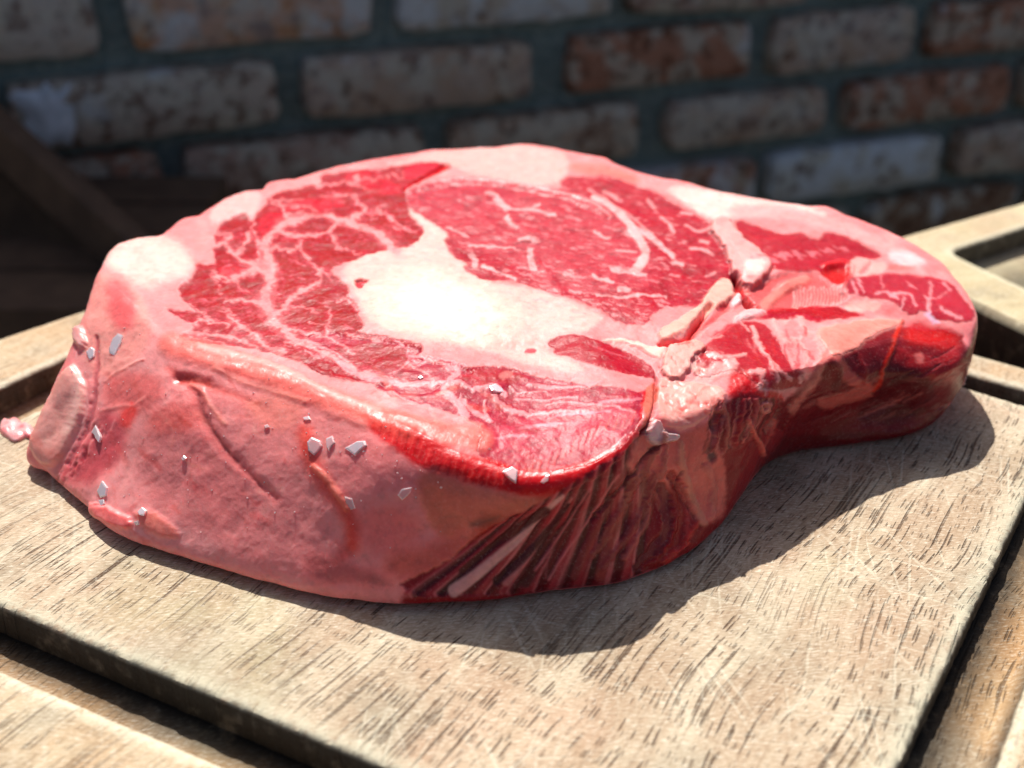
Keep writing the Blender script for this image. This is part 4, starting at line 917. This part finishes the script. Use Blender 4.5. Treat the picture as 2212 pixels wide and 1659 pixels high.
RS = cr(RP, npx)                                 # N x 4 x 3
if len(RS) % 2: RS = RS[:-1]
N = len(RS)
CEN = np.array([.004, .300, .0380])
RS[:, 0, 2] *= 1.0
rows_ = []
NT_, NS_ = int(270*QF), int(190*QF)
for s in np.linspace(.03, .985, NT_):
    P = CEN+(RS[:, 0]-CEN)*s
    zr = RS[:, 0, 2]; P[:, 2] = CEN[2]+(zr-CEN[2])*s**1.7+.0004*math.sin(s*3)
    rows_.append(P)
# side profile: Catmull-Rom through inner rim, rim, mid1, mid2, foot, under
inner = CEN+(RS[:, 0]-CEN)*.93; inner[:, 2] = CEN[2]+(RS[:, 0, 2]-CEN[2])*.93**1.7+.0004*math.sin(.93*3)
foot = RS[:, 4]; under = foot.copy(); under[:, :2] = CEN[:2]+(foot[:, :2]-CEN[:2])*.94
KP = [inner, RS[:, 0], RS[:, 1], RS[:, 2], RS[:, 3], foot, under]
seg = [int(NS_*.40), int(NS_*.32), int(NS_*.26), 20]
for k, n_ in zip((1, 2, 3, 4), seg):
    p0, p1, p2, p3 = KP[k-1], KP[k], KP[k+1], KP[k+2]
    if k == 1: p0 = p1-(p1-p0)*1.0
    for t in np.arange(n_)/n_+(0.02/n_ if k == 1 else 0):
        rows_.append(.5*((2*p1)+(-p0+p2)*t+(2*p0-5*p1+4*p2-p3)*t*t+(-p0+3*p1-3*p2+p3)*t**3))
rows_.append(foot.copy())
for s in (.985, .94, .8, .5):
    P = foot.copy(); P[:, :2] = CEN[:2]+(foot[:, :2]-CEN[:2])*s; P[:, 2] = .0012 if s < .98 else .0006; rows_.append(P)
G = np.array(rows_)                              # M x N x 3
M_ = len(G)
def blur_rows(G, n):                             # smooth the sharp joint between top and side
    for _ in range(n):
        H = G.copy(); H[1:-1] = .25*G[:-2]+.5*G[1:-1]+.25*G[2:]; G = H
    return G
a_, b_ = NT_-22, NT_+24
G[a_:b_] = blur_rows(G[a_-1:b_+1], 30)[1:-1]
def normals(G):
    du = np.roll(G, -1, 1)-np.roll(G, 1, 1); dv = np.empty_like(G)
    dv[1:-1] = G[2:]-G[:-2]; dv[0] = G[1]-G[0]; dv[-1] = G[-1]-G[-2]
    n = np.cross(dv, du); n /= np.linalg.norm(n, axis=2, keepdims=True)+1e-12
    return n
n0 = normals(G)
if n0[5, :, 2].mean() < 0: n0 = -n0; FLIP = True
else: FLIP = False
px, py = proj(G.reshape(-1, 3)); px = px.reshape(M_, N); py = py.reshape(M_, N)
vd = CC-G; vd /= np.linalg.norm(vd, axis=2, keepdims=True)
face = (vd*n0).sum(2)
fmask = sm(face, -.02, .10)
topz = (np.arange(M_) < NT_)[:, None]
fmask = np.where(topz, 1.0, fmask)
fmask[np.arange(M_) > M_-6] *= 0
def sample(A):
    fx = np.clip((px+10)/GS, 0, GW-1.001); fy = np.clip((py-GY0)/GS, 0, GH-1.001)
    x0 = fx.astype(int); y0 = fy.astype(int); tx = (fx-x0); ty = (fy-y0)
    if A.ndim == 3: tx = tx[..., None]; ty = ty[..., None]
    return (A[y0, x0]*(1-tx)*(1-ty)+A[y0, x0+1]*tx*(1-ty)+A[y0+1, x0]*(1-tx)*ty+A[y0+1, x0+1]*tx*ty)
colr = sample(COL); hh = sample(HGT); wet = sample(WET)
wet = np.where(topz, .3*wet**3, np.maximum(wet*.6, .42))
fx = np.clip((px+10)/GS+.5, 0, GW-1).astype(int); fy = np.clip((py-GY0)/GS+.5, 0, GH-1).astype(int)
lab = LAB[fy, fx]*(fmask > .5)
X, Y, Z = G[..., 0], G[..., 1], G[..., 2]
nb = fbm3(X/.011, Y/.011, Z/.011, 3, 3, .55); nm = fbm3(X/.0032, Y/.0032, Z/.0032, 8, 2, .6); ns = fbm3(X/.0009, Y/.0009, Z/.0009, 15, 2, .6)
side = (~topz)*1.0
hid = s2l(FATR)*(1-(np.clip(nb, 0, 1)*.8)[..., None])+s2l((190, 60, 66))*(np.clip(nb, 0, 1)*.8)[..., None]
colr = colr*fmask[..., None]+hid*(1-fmask[..., None])
colr = np.clip(colr*(1+.10*nm[..., None]+.07*ns[..., None]), .003, .95)
rim_amt = np.exp(-((np.arange(M_)-NT_)/22.)**2)[:, None]
disp = hh*fmask*.001 + nb*(.0006+.0001*side) + nm*(.00016-.00003*side-.00008*rim_amt) + ns*.00006
foot_fade = np.clip((Z-.0004)/.0016, 0, 1)*np.where(topz, 1, 1)
P_ = G+n0*(disp*foot_fade)[..., None]
low = Z < .006
# tucks along the foot: small waves where the flesh meets the board
P_[..., 2] = np.maximum(P_[..., 2], .0003)
n1 = normals(P_); n1 = -n1 if FLIP else n1
idx = np.arange(M_*N).reshape(M_, N)
A = idx[:-1]; B = np.roll(idx, -1, 1)[:-1]; Cc = np.roll(idx, -1, 1)[1:]; D = idx[1:]
QUADS = np.stack([A, B, Cc, D], -1).reshape(-1, 4)
if not FLIP: QUADS = QUADS[:, ::-1]

def meat_material():
    k = NT('raw beef'); g = k.n('ShaderNodeNewGeometry').outputs['Position']
    ca = k.n('ShaderNodeAttribute'); ca.attribute_name = 'albedo'; wa = k.n('ShaderNodeAttribute'); wa.attribute_name = 'wet'
    c = ca.outputs['Color']
    n1 = k.noise(g, 1400, 3, .7); n2 = k.noise(g, 420, 3, .6)
    c = k.mix(k.ss(n1, .5, .72, 0, .10), c, lin((250, 200, 196)))
    c = k.mix(k.ss(n2, .5, .30, 0, .22), c, k.mix(.6, c, (0.0, 0, 0, 1)))
    k.l(c, k.p.inputs['Base Color'])
    k.p.inputs['Subsurface Weight'].default_value = .7
    k.p.inputs['Subsurface Radius'].default_value = (1.0, .14, .10); k.p.inputs['Subsurface Scale'].default_value = .0022
    k.p.inputs['Specular IOR Level'].default_value = .17
    r = k.math('MULTIPLY_ADD', k.noise(g, 260, 3, .6), .16, .28)
    r = k.math('SUBTRACT', r, k.math('MULTIPLY', wa.outputs['Fac'], .06))
    k.l(r, k.p.inputs['Roughness'])
    k.l(k.math('MULTIPLY_ADD', wa.outputs['Fac'], .50, .065), k.p.inputs['Specular IOR Level'])
    h = k.math('MULTIPLY_ADD', n1, .55, k.math('MULTIPLY', n2, 1.0))
    h = k.math('ADD', h, k.math('MULTIPLY', k.noise(g, 2600, 2, .6), .25))
    k.l(k.bump(h, .00009, 1.0), k.p.inputs['Normal'])
    return k.m
MEAT = meat_material()
steak = empty('raw_steak', (0, .28, 0)); tag(steak, 'thick raw marbled ribeye steak lying on the wooden cutting board', 'steak')
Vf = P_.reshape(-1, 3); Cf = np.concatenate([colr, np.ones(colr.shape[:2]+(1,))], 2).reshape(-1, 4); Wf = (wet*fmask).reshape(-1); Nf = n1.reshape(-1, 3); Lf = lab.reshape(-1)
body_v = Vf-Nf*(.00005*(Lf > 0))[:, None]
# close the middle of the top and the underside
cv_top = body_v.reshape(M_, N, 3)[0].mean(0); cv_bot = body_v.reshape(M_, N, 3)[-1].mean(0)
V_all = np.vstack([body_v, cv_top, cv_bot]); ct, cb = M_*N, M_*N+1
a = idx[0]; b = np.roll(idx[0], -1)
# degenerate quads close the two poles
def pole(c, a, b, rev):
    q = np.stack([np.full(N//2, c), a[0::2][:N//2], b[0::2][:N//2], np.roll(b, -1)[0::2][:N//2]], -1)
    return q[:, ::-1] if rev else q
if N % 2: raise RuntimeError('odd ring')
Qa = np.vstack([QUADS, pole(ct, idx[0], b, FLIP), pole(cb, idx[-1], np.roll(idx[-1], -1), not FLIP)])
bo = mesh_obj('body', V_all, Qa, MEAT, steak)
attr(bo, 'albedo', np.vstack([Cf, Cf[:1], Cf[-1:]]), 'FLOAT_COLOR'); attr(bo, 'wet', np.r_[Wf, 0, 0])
PARTS = {1: ('cap_muscle', 'dark red marbled outer muscle with white veins'), 2: ('eye_muscle', 'broad paler red eye muscle with fine marbling'), 3: ('small_muscle', 'small plain red muscle beside the white fat'),
         4: ('back_muscle', 'red muscle along the back edge of the narrow end'), 5: ('inner_muscle', 'sunken pink muscle in the hollow of the narrow end'), 6: ('end_muscle', 'marbled muscle at the tip of the narrow end'),
         7: ('side_muscle', 'glossy red ridge beside the deep cut'), 8: ('membrane', 'pale translucent flap of membrane'),
         9: ('fat_tab', 'raised tab of pale fat beside the eye muscle'), 10: ('fat_shred', 'torn crumbly fat in the notch'), 11: ('sinew_shred', 'whitish spur of sinew under the notch')}
for k_, (nm_, lb_) in PARTS.items():
    sel = (Lf == k_)
    f_ = QUADS[sel[QUADS].any(1)]
    if len(f_) < 10: continue
    used = np.unique(f_); inside = sel[used]
    off = np.where(inside, .00005, -.0002)
    vv = Vf[used]+Nf[used]*off[:, None]
    mp = np.full(len(Vf), -1); mp[used] = np.arange(len(used))
    o = mesh_obj(nm_, vv, mp[f_], MEAT, steak); o['label'] = lb_
    attr(o, 'albedo', Cf[used], 'FLOAT_COLOR'); attr(o, 'wet', Wf[used])
print('steak grid', M_, N, M_*N)

# ---------------------------------------------------------------- pieces lying on or hanging off the steak
vis = (face > .02).reshape(-1); VP = np.stack([px.reshape(-1), py.reshape(-1)], 1)
def surf(x, y):
    d = (VP[:, 0]-x)**2+(VP[:, 1]-y)**2+np.where(vis, 0, 1e6)
    cand = np.where(d < d.min()+16)[0]
    dist = np.linalg.norm(Vf[cand]-CC, axis=1); i = cand[np.argmin(dist)]
    return Vf[i], Nf[i]
def U(c, pts): return cv(c, pts)
# salt flakes
M_SALT = NT('sea salt'); M_SALT.p.inputs['Base Color'].default_value = (.92, .68, .70, 1); M_SALT.p.inputs['Roughness'].default_value = .35
M_SALT.p.inputs['Transmission Weight'].default_value = .55; M_SALT.p.inputs['Subsurface Weight'].default_value = .7; M_SALT.p.inputs['Subsurface Radius'].default_value = (1, .8, .8); M_SALT.p.inputs['Subsurface Scale'].default_value = .001
M_SALT = M_SALT.m
def flake(c, pts, label, th=.0005):
    p = np.array(U(c, pts), float); cc = p.mean(0); p = cc+(p-cc)*.76; P0, n_ = surf(*cc); n_ = n_/np.linalg.norm(n_)
    V = []
    for lift, s in ((-.0002, 1.0), (th*.55, 1.0), (th*.75, .8)):
        for x, y in p:
            d = ray(*(cc+((x, y)-cc)*s)); t = ((P0-CC)@n_)/(d@n_) if abs(d@n_) > .12*np.linalg.norm(d) else np.linalg.norm(P0-CC)/np.linalg.norm(d)
            Q = CC+d*t
            if np.linalg.norm(Q-P0) > .006: Q = P0+(Q-P0)*.006/np.linalg.norm(Q-P0)
            V.append(Q+n_*lift)
    m = len(p); F = [tuple(range(m))[::-1], tuple(range(2*m, 3*m))]+[(j*m+i, j*m+(i+1) % m, (j+1)*m+(i+1) % m, (j+1)*m+i) for j in (0, 1) for i in range(m)]
    V = np.array(V); o = mesh_obj('salt_flake', V-P0, F, M_SALT, None, False); o.location = P0
    tag(o, label, 'salt flake', 'salt flakes on the steak')
flake(1, [(670,440),(700,360),(745,318),(782,335),(765,400),(715,500),(675,480)], 'large oblong white salt flake high on the left flank of the steak', .0005)
flake(1, [(530,450),(570,410),(600,430),(595,490),(555,520)], 'small pale salt flake left of the large oblong one on the left flank', .0005)
flake(1, [(565,950),(600,890),(618,930),(640,985),(625,1032),(600,1000),(590,970)], 'jagged white salt flake beside the pale fat lobe at far left', .0006)
flake(1, [(600,1320),(640,1235),(680,1290),(675,1360),(625,1375)], 'salt flake near the foot of the steak at the left corner', .0006)
flake(1, [(612,1370),(655,1365),(660,1400),(630,1420)], 'tiny salt flake touching the one at the left foot', .0005)
flake(1, [(850,1450),(890,1410),(925,1440),(900,1480),(865,1475)], 'salt flake on the low front fat beside the rounded fat roll', .0005)
flake(1, [(835,1505),(865,1495),(872,1530),(845,1535)], 'tiny salt flake below another on the low front fat', .0004)
flake(1, [(1130,1110),(1150,1092),(1170,1110),(1155,1132),(1135,1130)], 'single round white salt grain alone on the smooth front flank', .0006)
flake(5, [(5,690),(40,650),(110,680),(125,720),(90,770),(60,800),(15,760)], 'broad pinkish salt flake, left one of the cluster below the front rim', .0006)
flake(5, [(130,670),(180,645),(200,700),(170,730),(155,770),(135,740)], 'small bright salt flake in the middle of the cluster below the front rim', .0008)
flake(5, [(228,740),(330,685),(395,680),(405,715),(350,760),(310,800)], 'slanted salt flake, right one of the cluster below the front rim', .0007)
flake(5, [(565,1030),(600,980),(680,965),(670,1010),(605,1070)], 'faint salt flake lower on the front flank under the red lip', .0005)
flake(5, [(240,1020),(300,1040),(330,1120),(290,1130),(250,1070)], 'thin salt flake on the orange ridge of the front flank', .0004)
flake(5, [(1210,880),(1290,840),(1335,870),(1330,920),(1320,970),(1270,940)], 'glassy salt flake on the red cut lip at front centre', .0009)
flake(5, [(1455,950),(1500,900),(1530,890),(1520,940),(1480,965)], 'small dull salt flake right of the glassy one on the red lip', .0005)
flake(5, [(1130,350),(1180,330),(1240,370),(1260,405),(1190,400),(1150,385)], 'pale salt flake lying on the top near the front edge', .0007)
flake(5, [(700,300),(720,285),(745,300),(715,312)], 'tiny salt grain on the dark top muscle left of centre', .0005)
flake(1, [(1640,910),(1670,900),(1685,925),(1650,935)], 'tiny bright salt grain left of the front cluster', .0006)
flake(1, [(1880,860),(1930,850),(1945,880),(1890,885)], 'small salt grain just above the front cluster', .0006)

# fine grains of salt, too many and too small to pick apart
rg = np.random.RandomState(9); V = []; F = []
for i in range(150):
    if i < 110: x, y = rg.normal(680, 190), rg.normal(960, 95)
    else: x, y = rg.uniform(150, 330), rg.uniform(700, 1120)
    P, n = surf(x, y); r_ = rg.uniform(.00010, .00032)
    if n[2] > .96: continue
    k0 = len(V); A_ = np.linalg.qr(rg.randn(3, 3))[0]
    for d_ in ((1, 0, 0), (-1, 0, 0), (0, 1, 0), (0, -1, 0), (0, 0, 1), (0, 0, -1)): V.append(P+n*r_*.3+A_@np.array(d_)*r_*rg.uniform(.6, 1.2))
    F += [(k0+a, k0+b, k0+c) for a, b, c in ((0, 2, 4), (2, 1, 4), (1, 3, 4), (3, 0, 4), (2, 0, 5), (1, 2, 5), (3, 1, 5), (0, 3, 5))]
o = mesh_obj('salt_grains', V, F, M_SALT, None, False); tag(o, 'fine white salt grains scattered over the front and left side of the steak', 'salt', kind='stuff')

# loose scrap of meat on the board, far left
pts = np.array([(-4, 926), (4, 906), (16, 911), (30, 900), (44, 908), (50, 920), (60, 916), (74, 926), (82, 940), (70, 952), (56, 946), (44, 955), (26, 957), (16, 948), (2, 940)], float); c_ = pts.mean(0); pp = chaikin(pts, 1)
V = []; K = 7
for s in np.linspace(1, .1, K):
    for x, y in c_+(pp-c_)*s:
        P = at(x, y, 0.0); P[2] = .0002+.0013*(1-s**2.5)**.7+.0006*float(vnoise(*(P[:, None]*500+7), 3)[0])*(s < .95); V.append(P)
m = len(pp); F = [(j*m+i, j*m+(i+1) % m, (j+1)*m+(i+1) % m, (j+1)*m+i) for j in range(K-1) for i in range(m)]+[tuple((K-1)*m+i for i in range(m)), tuple(range(m))[::-1]]
o = mesh_obj('meat_scrap', V, F, MEAT, None); tag(o, 'small loose pink scrap of meat on the board at the far left', 'meat scrap')
vn = vnoise(*(np.array(V).T*600), 4); ca = s2l((250, 168, 168))*(1-np.clip(vn, 0, 1)[:, None])+s2l((236, 110, 116))*np.clip(vn, 0, 1)[:, None]
attr(o, 'albedo', np.c_[ca, np.ones(len(ca))], 'FLOAT_COLOR'); attr(o, 'wet', np.full(len(V), .6))
# crumb of fat beside the groove on the right
V0 = at(2073, 820, .0012)
import bmesh
bm = bmesh.new(); bmesh.ops.create_icosphere(bm, subdivisions=2, radius=.0016)
for v in bm.verts: v.co *= 1+.3*math.sin(v.co.x*3000+v.co.y*2000)
me = bpy.data.meshes.new('fat_crumb'); bm.to_mesh(me); bm.free(); me.materials.append(M_SALT); o = bpy.data.objects.new('fat_crumb', me); o.location = V0; col.objects.link(o)
tag(o, 'tiny white crumb of fat beside the tip of the steak, by the groove', 'fat crumb')
